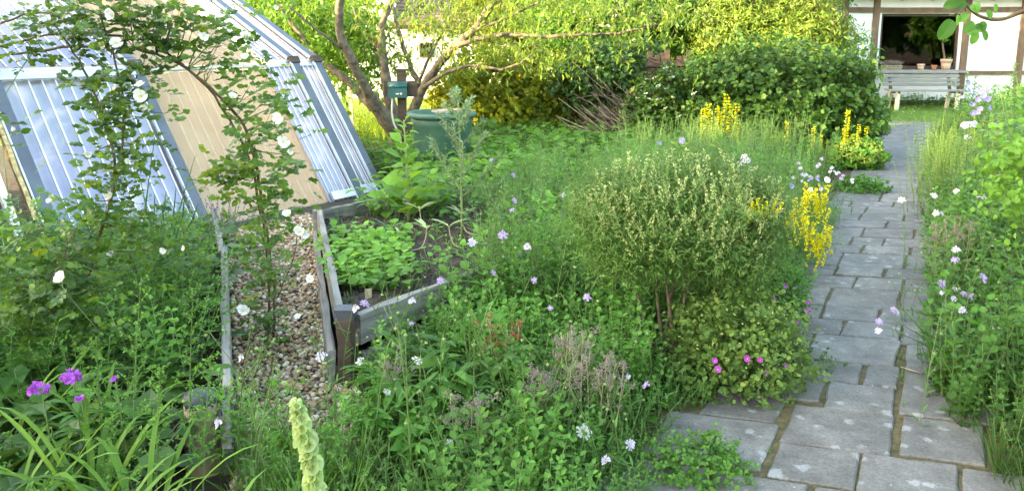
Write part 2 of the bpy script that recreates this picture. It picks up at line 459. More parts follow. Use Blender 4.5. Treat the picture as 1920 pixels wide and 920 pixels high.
for i, (a, b_, sp) in enumerate(rows):
    if i == 3:   # left wide slab column steps half a row here
        slab(-.03,.44,-.08,.36); slab(.09,.42,.37,.64); slab(.10,.55,.64,.885); slab(.555,.85,.585,.885)
        slab(.865,1.32,.60,1.10); slab(.88,1.2,.22,.59); continue
    if i in (1, 2):
        if i == 1: slab(.45,.76,a,b_); slab(.76,1.10,a,b_); slab(1.10,1.45,a,b_)
        else: slab(.45,.865,a,b_)
        continue
    if i == 4: sp = [.41,.70,.85]; 
    ed = ([.0] if i > 4 else [.08 if i == 4 else -.3]) + [q for q in sp if q > .06] + [1.42]
    if i == 4: slab(.08,.41,a,b_); slab(.41,.70,a,b_); slab(.70,.86,a,b_) ; slab(.86,1.42,1.11,1.5); continue
    if i == 5: ed = [.0,.13,.41,.835]; 
    for q0, q1 in zip(ed[:-1], ed[1:]):
        if q1 - q0 > .07: slab(q0, q1, a, b_, far=i >= 20)
    if i == 5: slab(.835, 1.42, 1.5, 1.6+.0)
def pebble_tpl():
    pass

# ------------------------------------------------------------------ plant kinds (each returns a Geo standing at the origin)
def curve(p0, d, L, n=5, bend=(0,0,0)):
    t = np.linspace(0, 1, n)[:, None]
    return np.asarray(p0) + np.asarray(d) * L * t + np.asarray(bend) * L * t**2

def herb(h=.35, stems=4, leaf=.035, tpl=T_RH, pairs=9, spread=.09, m=0, wide=1.0, lean=.25, sm=1, top=0.5, br=.0):
    g = Geo()
    for i in range(stems):
        a = rng.uniform(0, 6.28); hh = h * rng.uniform(.7, 1.1)
        base = np.array([math.cos(a), math.sin(a), 0]) * spread * rng.random()
        d = np.array([math.cos(a)*lean*rng.random(), math.sin(a)*lean*rng.random(), 1])
        c = curve(base, d, hh, 4, rng.normal(size=3)*.06)
        g.tube(c, [.0028, .0024, .002, .0012], 3, sm, .5)
        t = np.repeat(np.linspace(.15, 1, pairs), 2)
        k = len(t); pos = base + d*hh*t[:, None]; pos = np.stack([np.interp(t, np.linspace(0,1,4), c[:, q]) for q in range(3)], 1)
        ang = rng.uniform(0, 6.28) + np.tile([0, math.pi], pairs) + np.repeat(np.arange(pairs)*1.57, 2) + rng.normal(size=k)*.3
        dd = np.stack([np.cos(ang), np.sin(ang), .1 + .7*t**2 + rng.normal(size=k)*.25], 1)
        nn = np.array([0, 0, 1.]) + rng.normal(size=(k, 3))*.25
        sz = leaf * (1 - (1-top)*t) * rng.uniform(.8, 1.2, k)
        g.put(tpl, pos, dd, nn, sz, m, np.clip(.1+.55*t+.35*rng.random(k),0,1), wide)
        if br:   # short side shoots
            nb = int(br*pairs)
            tb = rng.uniform(.3, .95, nb); pb = np.stack([np.interp(tb, np.linspace(0,1,4), c[:, q]) for q in range(3)], 1)
            ab = rng.uniform(0, 6.28, nb); db = nz(np.stack([np.cos(ab), np.sin(ab), rng.uniform(.3, .9, nb)], 1))
            for q in range(5):
                L = leaf*(.6 + q*.5)*(1.3-tb)[:, None]
                a2 = rng.uniform(0, 6.28, nb)
                d2 = nz(db + .8*np.stack([np.cos(a2), np.sin(a2), np.zeros(nb)], 1))
                g.put(tpl, pb + db*L, d2, np.array([0,0,1.])+rng.normal(size=(nb,3))*.3, leaf*.55, m, None, wide)
    return g
def feathery(h=.55, stems=6, m=0, sm=1, spread=.10, dens=9, leaf=.09, lean=.25):
    g = Geo()
    for i in range(stems):
        a = rng.uniform(0, 6.28); hh = h*rng.uniform(.65, 1.1)
        base = np.array([math.cos(a), math.sin(a), 0])*spread*rng.random()
        c = curve(base, np.array([math.cos(a)*lean*rng.random(), math.sin(a)*lean*rng.random(), 1]), hh, 4, rng.normal(size=3)*.08)
        g.tube(c, [.0025,.002,.0017,.001], 3, sm)
        for t in np.linspace(.1, 1, dens):
            p = np.array([np.interp(t, np.linspace(0,1,4), c[:, q]) for q in range(3)])
            al = rng.uniform(0, 6.28); d = nz([math.cos(al), math.sin(al), rng.uniform(.2, 1.1)])
            L = leaf*(1.1-.55*t)
            k = 5; f = np.repeat(np.linspace(.2, 1, k), 2)
            side = nz(np.cross(d, [0,0,1.])); sg = np.tile([1,-1], k)[:, None]
            pos = p + d*L*f[:, None]; pos[:, 2] -= .25*L*f**2
            g.put(T_NE, pos, d + side*sg*1.0, np.array([0,0,1.])+rng.normal(size=(2*k,3))*.3, L*.5*(1.15-.6*f), m, rng.random(), 1.5)
            g.put(T_NE, [p], d, [0,0,1.], L*1.1, m, .3, .5)
    return g
def broad(n=8, leaf=.10, h=.18, tpl=T_OV, m=0, sm=1, wide=1.3, up=.6):
    g = Geo()
    for i in range(n):
        a = i*2.4 + rng.normal()*.3; L = h*rng.uniform(.5, 1.1)
        d = nz([math.cos(a), math.sin(a), up*rng.uniform(.6, 1.8)])
        tip = d*L
        g.tube([(0,0,0), tip*.5, tip], [.003,.0028,.002], 3, sm)
        g.put(tpl, [tip], [math.cos(a)+rng.normal()*.3, math.sin(a)+rng.normal()*.3, rng.uniform(-.3,.35)], np.array([0,0,1.])+rng.normal(size=3)*.3, leaf*rng.uniform(.6,1.2), m, None, wide)
    return g
def strap(n=16, L=.45, wd=.016, m=0, spread=.05, lean=.5, droop=.55, seg=5):
    g = Geo()
    for i in range(n):
        a = rng.uniform(0, 6.28); l = L*rng.uniform(.55, 1.1); ln = lean*rng.uniform(.3, 1.3)
        b = np.array([math.cos(a), math.sin(a), 0])*spread*rng.random()
        dr = droop*rng.uniform(.4, 1.4)
        t = np.linspace(0, 1, seg+1)
        hor = np.array([math.cos(a), math.sin(a), 0])
        x = ln*t + .35*dr*t**2; z = t - dr*.75*t**2.5
        c = b + l*(hor*x[:, None] + np.array([0,0,1.])*z[:, None])
        side = np.array([-math.sin(a), math.cos(a), 0]) + rng.normal()*.1*np.array([0,0,1.])
        wv = wd*np.array([.7] + [1]*(seg-1) + [.04])*rng.uniform(.7, 1.2)*.5
        wv[-2] *= .7
        V = np.concatenate([c - side*wv[:, None], c + side*wv[:, None]])
        k = seg+1
        F = [f for j in range(seg) for f in ((j, k+j, k+j+1), (j, k+j+1, j+1))]
        g.add(V, F, m, rng.random())
    return g
def along(c, t):
    c = np.asarray(c); tt = np.linspace(0, 1, len(c)); t = np.atleast_1d(t)
    return np.stack([np.interp(t, tt, c[:, q]) for q in range(3)], 1)

def bush_crown(blobs, n, leaf, tpl=T_RH, k=6, L=.12, m=0, wide=1.0, droop=0.0, shell=(.55, 1.05), twm=None, gap=.0, upb=.35):
    """foliage on short shoots spread through a set of ellipsoids; blobs: (centre, radii, weight)"""
    g = Geo()
    for (c, r, wgt) in blobs:
        nn = int(n*wgt)
        v = nz(rng.normal(size=(nn, 3)))
        rad = rng.uniform(shell[0]**2, shell[1]**2, nn)**.5
        # lumps and gaps
        ph = rng.uniform(0, 6.28, 3)
        lump = 1 + .13*np.sin(5*v[:,0]+ph[0])*np.sin(5*v[:,1]+ph[1]) + .10*np.sin(9*v[:,2]+ph[2]+4*v[:,0])
        keep = rng.random(nn) > gap*(.5+.5*np.sin(7*v[:,0]+ph[1])*np.sin(8*v[:,2]+ph[0]))
        p = (np.asarray(c) + v*np.asarray(r)*(rad*lump)[:, None])[keep]; v = v[keep]; nn = len(p)
        keep2 = p[:, 2] > .02; p = p[keep2]; v = v[keep2]; nn = len(p)
        d = nz(v*np.array([1,1,.6]) + rng.normal(size=(nn,3))*.5 + np.array([0,0,upb]))
        LL = L*rng.uniform(.5, 1.3, nn)
        cv = rng.random(nn)
        for q in range(k):
            t = (q+.5)/k
            pos = p + d*(LL*t)[:, None]; pos[:, 2] -= droop*LL*t*t
            sd = nz(np.cross(d, rng.normal(size=(nn,3))))
            ld = nz(d*.5 + sd + np.array([0,0,-droop*.8]))
            nrm = np.array([0,0,.8]) + v*.7 + rng.normal(size=(nn,3))*.6
            g.put(tpl, pos, ld, nrm, leaf*rng.uniform(.65,1.2,nn), m, np.clip(cv*.6+.4*rng.random(nn), 0, 1), wide)
        if twm is not None:
            g.put(T_NE, p - d*LL[:, None]*.3, d, rng.normal(size=(nn,3)), LL*1.2, twm, .5, .12)
    return g
def limb(g, pts, r0, r1, n=7, m=0, seg=None, wob=0.0):
    pts = np.asarray(pts, float); k = len(pts); seg = seg or (k-1)*4
    tt = np.linspace(0, k-1, seg+1); out = []
    for t in tt:   # catmull-rom
        i = min(int(t), k-2); f = t-i
        p0 = pts[max(i-1,0)]; p1 = pts[i]; p2 = pts[i+1]; p3 = pts[min(i+2,k-1)]
        out.append(.5*((2*p1)+(-p0+p2)*f+(2*p0-5*p1+4*p2-p3)*f*f+(-p0+3*p1-3*p2+p3)*f**3))
    out = np.array(out)
    if wob: out[1:-1] += rng.normal(size=(len(out)-2, 3))*wob
    g.tube(out, np.linspace(r0, r1, len(out))*(1+.06*rng.normal(size=len(out))), n, m)
    return out
def inpoly(x, y, poly):
    x = np.asarray(x); y = np.asarray(y); c = np.zeros(len(x), bool); n = len(poly)
    for i in range(n):
        x0, y0 = poly[i]; x1, y1 = poly[(i+1) % n]
        if y0 == y1: continue
        k = ((y0 > y) != (y1 > y)) & (x < (x1-x0)*(y-y0)/(y1-y0)+x0)
        c ^= k
    return c
def scatter(poly, dens, jitter=True):
    """points spread evenly over a patch of ground"""
    xs = [p[0] for p in poly]; ys = [p[1] for p in poly]
    st = 1/math.sqrt(dens)
    gx, gy = np.meshgrid(np.arange(min(xs), max(xs), st), np.arange(min(ys), max(ys), st))
    gx = gx.ravel() + rng.uniform(-.5, .5, gx.size)*st; gy = gy.ravel() + rng.uniform(-.5, .5, gy.size)*st
    k = inpoly(gx, gy, poly)
    return list(zip(gx[k], gy[k]))
def fill(name, poly, dens, variants, mats, label, cat, hs=lambda x, y: 1.0, z=0.0, lean=.15):
    g = Geo()
    for (x, y) in scatter(poly, dens):
        if 1.5 < y < 2.80 and abs(x/y + .425) < .045: continue   # gap where the capped post stands clear
        s_ = hs(x, y)*random.uniform(.75, 1.2)
        if s_ <= .05: continue
        g.merge(random.choice(variants), (x, y, z), random.uniform(0, 6.28), s_, (random.gauss(0, lean), random.gauss(0, lean)), random.gauss(0, .12))
    if g.n == 0: return None
    return stuff(g.build(name, mats), label, cat)

# ------------------------------------------------------------------ timber framed house behind the lawn
HY = 19.7
house = thing('timber_framed_house', 'white timber framed house with a wide dark window above the garden bench', 'house', (9.8, HY, 0))
def box_part(name, lo, hi, mat, parent, label=None):
    g = Geo(); g.box(lo, hi); return g.build(name, mat, parent, label)
WX0, WX1, WZ0, WZ1 = 8.93, 10.85, .86, 2.20
for lo, hi in (((5.2,HY,.12),(WX0,HY+.3,2.75)), ((WX1,HY,.12),(17,HY+.3,2.75)), ((WX0,HY,.12),(WX1,HY+.3,WZ0)), ((WX0,HY,WZ1),(WX1,HY+.3,2.75))):
    box_part('wall', lo, hi, white_paint, house)
box_part('plinth', (5.15,HY-.03,0), (17.05,HY+.33,.12), dark_wood, house)
for x in (8.02, 8.78, 10.98, 12.35, 14.2):
    g = Geo(); g.beam((x,HY-.015,.12), (x+.01,HY-.015,2.6), .15, .07, up=(0,1,0), jit=.004, seg=6); g.build('post', beam_wood, house)
for i, (x0, x1, z) in enumerate(((8.86,10.90,2.285), (11.06,12.27,2.30), (12.43,14.1,2.30), (8.10,8.70,2.29), (11.06,12.27,.79), (12.43,14.1,.79), (5.4,7.94,.79), (8.10,8.70,.79))):
    g = Geo(); g.beam((x0,HY-.015,z), (x1,HY-.015,z), .07, .12 if z > 1 else .09, jit=.003, seg=6); g.build('rail', beam_wood, house)
g = Geo(); g.beam((8.80,HY-.012,.45), (8.82,HY-.012,.02+.1), .12, .06, up=(0,1,0)); g.build('post', dark_wood, house)
# window
win = box_part('window', (WX0,HY+.05,WZ0), (WX0+.06,HY+.13,WZ1), dark_wood, house)
for lo, hi in (((WX1-.06,HY+.05,WZ0),(WX1,HY+.13,WZ1)), ((WX0+.06,HY+.05,WZ1-.06),(WX1-.06,HY+.13,WZ1)), ((WX0+.06,HY+.05,WZ0),(WX1-.06,HY+.13,WZ0+.09))):
    box_part('frame', lo, hi, dark_wood, win)
mglass, nt, b = newmat('window_glass')
b.inputs['Base Color'].default_value = (.02,.025,.02,1); b.inputs['Roughness'].default_value = .02
gl = nt.nodes.new('ShaderNodeBsdfGlossy'); gl.inputs['Roughness'].default_value = .02
tr = nt.nodes.new('ShaderNodeBsdfTransparent'); mx = nt.nodes.new('ShaderNodeMixShader')
fr = N(nt, 'ShaderNodeFresnel', IOR=1.5); nt.links.new(fr.outputs[0], mx.inputs[0]); nt.links.new(tr.outputs[0], mx.inputs[1]); nt.links.new(gl.outputs[0], mx.inputs[2])
tr.inputs[0].default_value = (.42,.47,.38,1)
nt.links.new(mx.outputs[0], nt.nodes['Material Output'].inputs[0])
box_part('pane', (WX0+.062,HY+.08,WZ0+.092), (WX1-.062,HY+.09,WZ1-.062), mglass, win)
sill = Geo(); sill.beam((WX0-.16,HY-.16,.83), (WX1+.12,HY-.16,.83), .34, .05, jit=.002, seg=5); sill.build('sill', bench_wood, house)
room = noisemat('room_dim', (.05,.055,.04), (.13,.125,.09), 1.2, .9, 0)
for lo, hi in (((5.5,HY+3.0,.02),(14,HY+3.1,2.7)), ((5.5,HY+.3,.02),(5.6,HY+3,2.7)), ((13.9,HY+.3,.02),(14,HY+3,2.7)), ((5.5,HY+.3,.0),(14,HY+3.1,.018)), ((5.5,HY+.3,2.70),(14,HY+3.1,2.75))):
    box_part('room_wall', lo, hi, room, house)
# roof with overhanging eave and rafter ends
tile = noisemat('roof_tile', (.05,.035,.03), (.12,.085,.07), 6, .8, .5)
g = Geo(); g.beam((11.1,HY-.35,2.72), (11.1,HY+3.2,4.6), 12.6, .1, up=(0,-.5,1)); roof_h = g.build('roof', tile, house)
for x in np.arange(5.6, 16.5, .72):
    g = Geo(); g.beam((x,HY-.42,2.54), (x,HY+.0,2.66), .07, .09); g.build('rafter_end', dark_wood, house)
g = Geo(); g.beam((4.9,HY-.44,2.70), (17.3,HY-.44,2.70), .03, .13); g.build('fascia', dark_wood, house)
# red armchair seen dimly inside
red = noisemat('red_cloth', (.55,.02,.02), (.75,.05,.04), 9, .9, .2)
ch = thing('armchair', 'red armchair dimly seen through the wide house window', 'armchair', (9.95, HY+.8, .0))
g = Geo()
for i, (cx_, cz_, rx_, rz_) in enumerate(((9.72,1.07,.30,.20),(10.05,1.12,.34,.22),(10.3,1.05,.26,.18))):
    v = nz(rng.normal(size=(1,3)))
    for a in range(1):
        th = np.linspace(0, math.pi, 9); ph_ = np.linspace(0, 2*math.pi, 13)
        V = [(cx_+rx_*math.sin(t)*math.cos(p_), HY+.8+.3*math.sin(t)*math.sin(p_), cz_-.1+rz_*1.3*math.cos(t)) for t in th for p_ in ph_]
        F = [f for q in range(8) for r_ in range(12) for f in ((q*13+r_, q*13+r_+1, (q+1)*13+r_+1), (q*13+r_, (q+1)*13+r_+1, (q+1)*13+r_))]
        g.add(V, F, 0, .5, True)
g.build('backrest', red, ch)
box_part('seat', (9.45,HY+.45,.3), (10.5,HY+1.1,.72), red, ch)
box_part('armrest', (9.38,HY+.45,.3), (9.55,HY+1.1,.92), red, ch); box_part('armrest', (10.42,HY+.45,.3), (10.58,HY+1.1,.92), red, ch)
for x in (9.45, 10.5):
    for y in (.5, 1.0): box_part('leg', (x-.03,HY+y-.03,.02), (x+.03,HY+y+.03,.3), dark_wood, ch)

# ------------------------------------------------------------------ bench
BY = 18.45
bench = thing('garden_bench', 'weathered grey slatted bench with cream legs below the house window', 'bench', (9.55, BY, 0))
bx0, bx1 = 8.63, 10.42
for i, (z, y) in enumerate(((.85,.36),(.755,.33),(.66,.30),(.565,.27))):
    g = Geo(); g.beam((bx0,BY+y,z), (bx1,BY+y,z-.004), .03, .072, jit=.0015, seg=6, bev=.006); g.build('back_slat', bench_wood, bench)
for i in range(4):
    g = Geo(); g.beam((bx0,BY-.16+i*.105,.44+.002*i), (bx1,BY-.16+i*.105,.436), .085, .035, jit=.0015, seg=6, bev=.006); g.build('seat_slat', bench_wood, bench)
cream = noisemat('cream_paint', (.62,.57,.42), (.76,.70,.54), 12, .6, .1)
for x in (bx0+.17, bx1-.25):
    g = Geo(); g.beam((x-.03,BY-.20,0), (x+.015,BY-.13,.42), .075, .075, up=(0,1,0)); g.build('leg', cream, bench)
    g = Geo(); g.beam((x,BY+.30,0), (x+.015,BY+.22,.42), .065, .07, up=(0,1,0)); g.build('leg', cream, bench)
    g = Geo(); g.beam((x+.015,BY+.24,.42), (x+.015,BY+.39,.87), .06, .045, up=(0,1,0)); g.build('back_support', dark_wood, bench)
    g = Geo(); g.beam((x+.015,BY-.18,.40), (x+.015,BY+.24,.40), .05, .045); g.build('seat_bearer', dark_wood, bench)

# ------------------------------------------------------------------ pots on the sill
terra = noisemat('terracotta', (.36,.14,.07), (.55,.26,.15), 14, .85, .2)
terra_pale = noisemat('terracotta_pale', (.50,.33,.22), (.68,.47,.34), 14, .85, .2)
def lathe(g, prof, n=18, c=(0,0,0), m=0):
    V = [(c[0]+r*math.cos(a), c[1]+r*math.sin(a), c[2]+z) for r, z in prof for a in np.arange(n)*2*math.pi/n]
    F = [f for i in range(len(prof)-1) for j in range(n) for f in ((i*n+j, i*n+(j+1)%n, (i+1)*n+(j+1)%n), (i*n+j, (i+1)*n+(j+1)%n, (i+1)*n+j))]
    g.add(V, F, m, .5, True)
def pot(x, y, z, r, h, mat, label):
    t = thing('flower_pot', label, 'flower pot', (x, y, z))
    g = Geo(); lathe(g, [(0,.001),(r*.72,.001),(r*.95,h*.72),(r*.90,h*.72),(r*.84,h*.80),(0,h*.80)], c=(x,y,z)); g.build('pot_body', mat, t)
    g = Geo(); lathe(g, [(r*.955,h*.70),(r*1.06,h*.71),(r*1.08,h),(r*.95,h),(r*.93,h*.79)], c=(x,y,z)); g.build('rim', mat, t)
    g = Geo(); lathe(g, [(0,h*.86),(r*.94,h*.85)], c=(x,y,z)); g.build('potting_soil', soil, t)
    return t
sz_ = .856
big = pot(10.50, HY-.16, sz_, .125, .27, terra_pale, 'large pale terracotta pot with a bare spiny stem on the window sill')
pot(9.90, HY-.15, sz_, .085, .15, terra_pale, 'small orange empty flower pot at the middle of the window sill')
pot(10.25, HY-.10, sz_, .065, .12, terra, 'smallest dark red flower pot beside the large pot on the sill')
sp_ = thing('spurge_plant', 'bare spiny leaning stem with a few leaves on top growing from the large pot', 'potted plant', (10.50, HY-.16, sz_+.23))
g = Geo(); c = limb(g, [(10.47,HY-.16,sz_+.22),(10.42,HY-.16,sz_+.42),(10.36,HY-.17,sz_+.66)], .028, .018, 7)
g.build('stem', twig, sp_)
g = Geo(); tt = rng.random(140); pp = along(c, tt); g.put(T_NE, pp, rng.normal(size=(140,3)), rng.normal(size=(140,3)), .045, 0, None, .8); stuff(g.build('spines', twig, sp_))
for a in range(4):
    g = Geo(); g.put(T_OV, [c[-1]], [math.cos(a*1.7)*.8, -.3, .45+.2*math.sin(a)], [0,-.5,1], .17, 0, .5, 1.1); g.build('leaf', LM['fresh'], sp_)
g = Geo(); g.put(T_OV, np.tile([[10.56,HY-.16,sz_+.25]],(7,1)), rng.normal(size=(7,3))*[1,1,.4]+[0,0,.6], [0,0,1.], .09, 0, None, 1.3)
g.build('leaf', LM['salad'], sp_)
bk = thing('heather_basket', 'low pale basket of dry heather and white stones at the left of the sill', 'basket', (9.18, HY-.17, sz_))
g = Geo()
for i in range(14):
    a = i/14*6.28; g.beam((9.18+.22*math.cos(a),HY-.17+.09*math.sin(a),sz_),(9.18+.26*math.cos(a),HY-.17+.11*math.sin(a),sz_+.11), .06,.012, up=(math.cos(a),math.sin(a),0))
for z in (.01,.05,.09):
    a = np.linspace(0, 6.28, 25); g.tube(np.stack([9.18+(.23+z*.3)*np.cos(a), HY-.17+(.10+z*.2)*np.sin(a), np.full(25, sz_+z+.01)], 1), .012, 5)
g.build('basket', noisemat('wicker', (.30,.24,.16), (.5,.42,.3), 40, .9, .5), bk)
g = Geo(); q = rng.uniform(-1,1,(26,2)); g.put(T_BLOB, np.column_stack([9.18+q[:,0]*.2, HY-.17+q[:,1]*.07, np.full(26, sz_+.11)]), rng.normal(size=(26,3)), rng.normal(size=(26,3)), .045, 0)
stuff(g.build('stones', FM['white'], bk))
g = Geo(); q = rng.uniform(-1,1,(500,2)); g.put(T_NE, np.column_stack([9.17+q[:,0]*.2, HY-.17+q[:,1]*.07, np.full(500, sz_+.11)]), np.column_stack([q[:,0]*.8, q[:,1]*.5, np.full(500,.9)]), rng.normal(size=(500,3)), rng.uniform(.08,.17,500), 0, None, 1)
stuff(g.build('heather', FM['mauve'], bk))

# ------------------------------------------------------------------ white barn beyond the fruit tree
AY = 22.0
barn = thing('white_barn', 'white barn with a dark tiled roof and small window beyond the fruit tree', 'barn', (-2.5, AY, 0))
box_part('gable_wall', (-7.2,AY+.0,0), (-3.2,AY+.3,4.4), white_paint, barn)
box_part('front_wall', (-3.2,AY+.012,0), (1.3,AY+.3,1.9), white_paint, barn)
bw = box_part('window', (-2.52,AY-.02,1.10), (-2.47,AY+.05,1.50), dark_wood, barn)
for lo, hi in (((-2.17,AY-.02,1.10),(-2.12,AY+.05,1.50)), ((-2.47,AY-.02,1.46),(-2.17,AY+.05,1.50)), ((-2.47,AY-.02,1.10),(-2.17,AY+.05,1.14)), ((-2.34,AY-.02,1.14),(-2.30,AY+.05,1.46))):
    box_part('frame', lo, hi, dark_wood, bw)
box_part('pane', (-2.47,AY-.004,1.14), (-2.17,AY+.008,1.46), noisemat('dark_pane', (.01,.01,.012), (.02,.02,.025), 3, .15, 0), bw)
g = Geo(); g.beam((-.93,AY-.25,1.88), (-.93,AY+3.6,4.2), 4.6, .06, up=(0,-.6,1)); rf = g.build('roof', dark_wood, barn)
g = Geo()
for r_ in range(22):
    for cx_ in range(23):
        y0 = AY-.27 + r_*.17; z0 = 1.95 + r_*.1025
        x = -3.2 + cx_*.2 + (.1 if r_ % 2 else 0) + rng.normal()*.004
        g.beam((x,y0,z0+rng.normal()*.004), (x,y0+.2,z0+.095), .19, .022, up=(0,-.6,1), var=rng.random())
stuff(g.build('roof_tiles', varmat('barn_tiles', [(0,(.07,.045,.04)),(.6,(.14,.09,.08)),(1,(.2,.15,.13))], .85), rf))
# house block added to shade the garden, out of view to the left behind the camera
nb = thing('added_shade_house', 'unseen plain house block added to shade the garden', 'house', (-17, -6, 0))
wallg = noisemat('rendered_wall', (.40,.38,.34), (.5,.48,.44), 3, .9, .1)
box_part('wall', (-21,-16,0), (-14,3.0,4.6), wallg, nb)
g = Geo(); g.beam((-13.6,-6.5,4.5), (-17.5,-6.5,7.2), 19.6, .15, up=(.6,0,1)); g.beam((-21.4,-6.5,4.5), (-17.5,-6.5,7.2), 19.6, .15, up=(-.6,0,1)); g.build('roof', tile, nb)
g = Geo(); g.add([(-21,3,4.6),(-14,3,4.6),(-17.5,3,7.1),(-21,-16,4.6),(-14,-16,4.6),(-17.5,-16,7.1)], [(0,1,2),(3,5,4)]); g.build('gable', wallg, nb)

# ------------------------------------------------------------------ greenhouse
GB = np.array([-1.43, 8.5, 0]); GD = np.array([-.593, -.805, 0]); GN = np.array([-.805, .593, 0])
KA, KZ = .98, 1.38        # knee
RA, RZ = .98+2.3, 1.38+1.15   # ridge
def W(s, u, off=0.0):      # lower sloping wall
    nrm = nz(-GN*KZ + np.array([0,0,KA])); return GB + GD*s + (GN*KA + np.array([0,0,KZ]))*u + nrm*off
def R(s, u, off=0.0):      # roof slope
    nrm = nz(-GN*(RZ-KZ) + np.array([0,0,RA-KA])); return GB + GD*s + GN*KA + np.array([0,0,KZ]) + (GN*(RA-KA) + np.array([0,0,RZ-KZ]))*u + nrm*off
gh = thing('greenhouse', 'lean greenhouse of sloping corrugated clear panels in grey metal bars', 'greenhouse', tuple(GB + GD*2))
wallup = nz(-GN*KZ + np.array([0,0,KA])); roofup = nz(-GN*(RZ-KZ) + np.array([0,0,RA-KA]))
bar_m = noisemat('grey_metal_bar', (.07,.085,.11), (.10,.12,.15), 5, .45, 0, metal=0)
silver = noisemat('silver_strip', (.55,.57,.6), (.7,.72,.75), 5, .3, 0, metal=.7)
cream_rail = noisemat('cream_rail', (.42,.38,.30), (.5,.45,.37), 5, .6, 0)
def polymat():
    m, nt, b = newmat('corrugated_polycarbonate')
    b.inputs['Base Color'].default_value = (.30,.36,.46,1); b.inputs['Roughness'].default_value = .35; b.inputs['Specular IOR Level'].default_value = .6
    tc = nt.nodes.new('ShaderNodeNewGeometry'); ns = N(nt, 'ShaderNodeTexNoise', Scale=2.2, Detail=5, Distortion=1.2); nt.links.new(tc.outputs['Position'], ns.inputs['Vector'])
    c = ramp(nt, ns.outputs[0], [(.38,(.05,.065,.15)), (.58,(.11,.12,.22)), (.72,(.36,.29,.31))]); nt.links.new(c, b.inputs['Base Color'])  # blue and pink base tints stand in for reflected sky
    tr = N(nt, 'ShaderNodeBsdfTransparent', Color=(.85,.9,.95,1)); trl = N(nt, 'ShaderNodeBsdfTranslucent', Color=(.8,.82,.9,1))
    gl = N(nt, 'ShaderNodeBsdfGlossy', Roughness=.12, Color=(.9,.93,1,1))
    m1 = nt.nodes.new('ShaderNodeMixShader'); m1.inputs[0].default_value = .12; nt.links.new(b.outputs[0], m1.inputs[1]); nt.links.new(trl.outputs[0], m1.inputs[2])
    m2 = nt.nodes.new('ShaderNodeMixShader'); m2.inputs[0].default_value = .12; nt.links.new(m1.outputs[0], m2.inputs[1]); nt.links.new(tr.outputs[0], m2.inputs[2])
    m3 = nt.nodes.new('ShaderNodeMixShader'); m3.inputs[0].default_value = .2; nt.links.new(m2.outputs[0], m3.inputs[1]); nt.links.new(gl.outputs[0], m3.inputs[2])
    nt.links.new(m3.outputs[0], nt.nodes['Material Output'].inputs[0]); return m
poly = polymat()
def clearpoly():
    m, nt, b = newmat('clear_sheet')
    b.inputs['Base Color'].default_value = (.60,.52,.42,1); b.inputs['Roughness'].default_value = .3
    tr = N(nt, 'ShaderNodeBsdfTransparent', Color=(.97,.97,.95,1)); gl = N(nt, 'ShaderNodeBsdfGlossy', Roughness=.22, Color=(1,.97,.92,1))
    m2 = nt.nodes.new('ShaderNodeMixShader'); m2.inputs[0].default_value = .9; nt.links.new(b.outputs[0], m2.inputs[1]); nt.links.new(tr.outputs[0], m2.inputs[2])
    m3 = nt.nodes.new('ShaderNodeMixShader'); m3.inputs[0].default_value = .035; nt.links.new(m2.outputs[0], m3.inputs[1]); nt.links.new(gl.outputs[0], m3.inputs[2])
    nt.links.new(m3.outputs[0], nt.nodes['Material Output'].inputs[0]); return m
clear = clearpoly()
def corr(fn, s0, s1, u0, u1, off, pitch=.105, amp=.004, mat=poly, name='pane', nu=10, wav=0.0, parent=gh):
    ns = int((s1-s0)/pitch*6)+2
    S_ = np.linspace(s0, s1, ns); V = []
    for u in np.linspace(u0, u1, nu):
        for s_ in S_:
            a = abs(((s_/pitch) % 1)-.5)*2   # trapezoid ribs
            rib = amp*min(1, max(0, (a-.45)*6))
            V.append(fn(s_, u, off + rib + wav*math.sin(9*s_+7*u)*.5 + wav*math.sin(4*s_-11*u)*.5))
    F = [f for i in range(nu-1) for j in range(ns-1) for f in ((i*ns+j, i*ns+j+1, (i+1)*ns+j+1), (i*ns+j, (i+1)*ns+j+1, (i+1)*ns+j))]
    g = Geo(); g.add(V, F, 0, .5, True)
    if mat in (poly, clear):     # narrow pale strips: rib highlights put in as colour
        for s_ in np.arange(s0+pitch*.5, s1, pitch):
            o_ = off + amp + .006
            g.add([fn(s_-.0065,u0,o_), fn(s_+.0065,u0,o_), fn(s_+.0065,u1,o_), fn(s_-.0065,u1,o_), fn(s_,u0,o_-.01), fn(s_,u1,o_-.01)], [(0,1,2),(0,2,3),(4,0,3),(4,3,5),(1,4,5),(1,5,2)], 1)
        return g.build(name, [mat, glint if mat is poly else glint2], parent)
    return g.build(name, mat, parent)
glint = noisemat('rib_glint_white', (.62,.64,.68), (.80,.80,.80), 3, .3, 0)
def glint2mat():
    m, nt, b = newmat('rib_glint_clear'); b.inputs['Base Color'].default_value = (.85,.74,.60,1); b.inputs['Roughness'].default_value = .25
    tr = N(nt, 'ShaderNodeBsdfTransparent'); m2 = nt.nodes.new('ShaderNodeMixShader'); m2.inputs[0].default_value = .9; nt.links.new(b.outputs[0], m2.inputs[1]); nt.links.new(tr.outputs[0], m2.inputs[2])
    nt.links.new(m2.outputs[0], nt.nodes['Material Output'].inputs[0]); return m
glint2 = glint2mat()
BARS = [0.0, .31, 2.10, 3.30, 5.6]
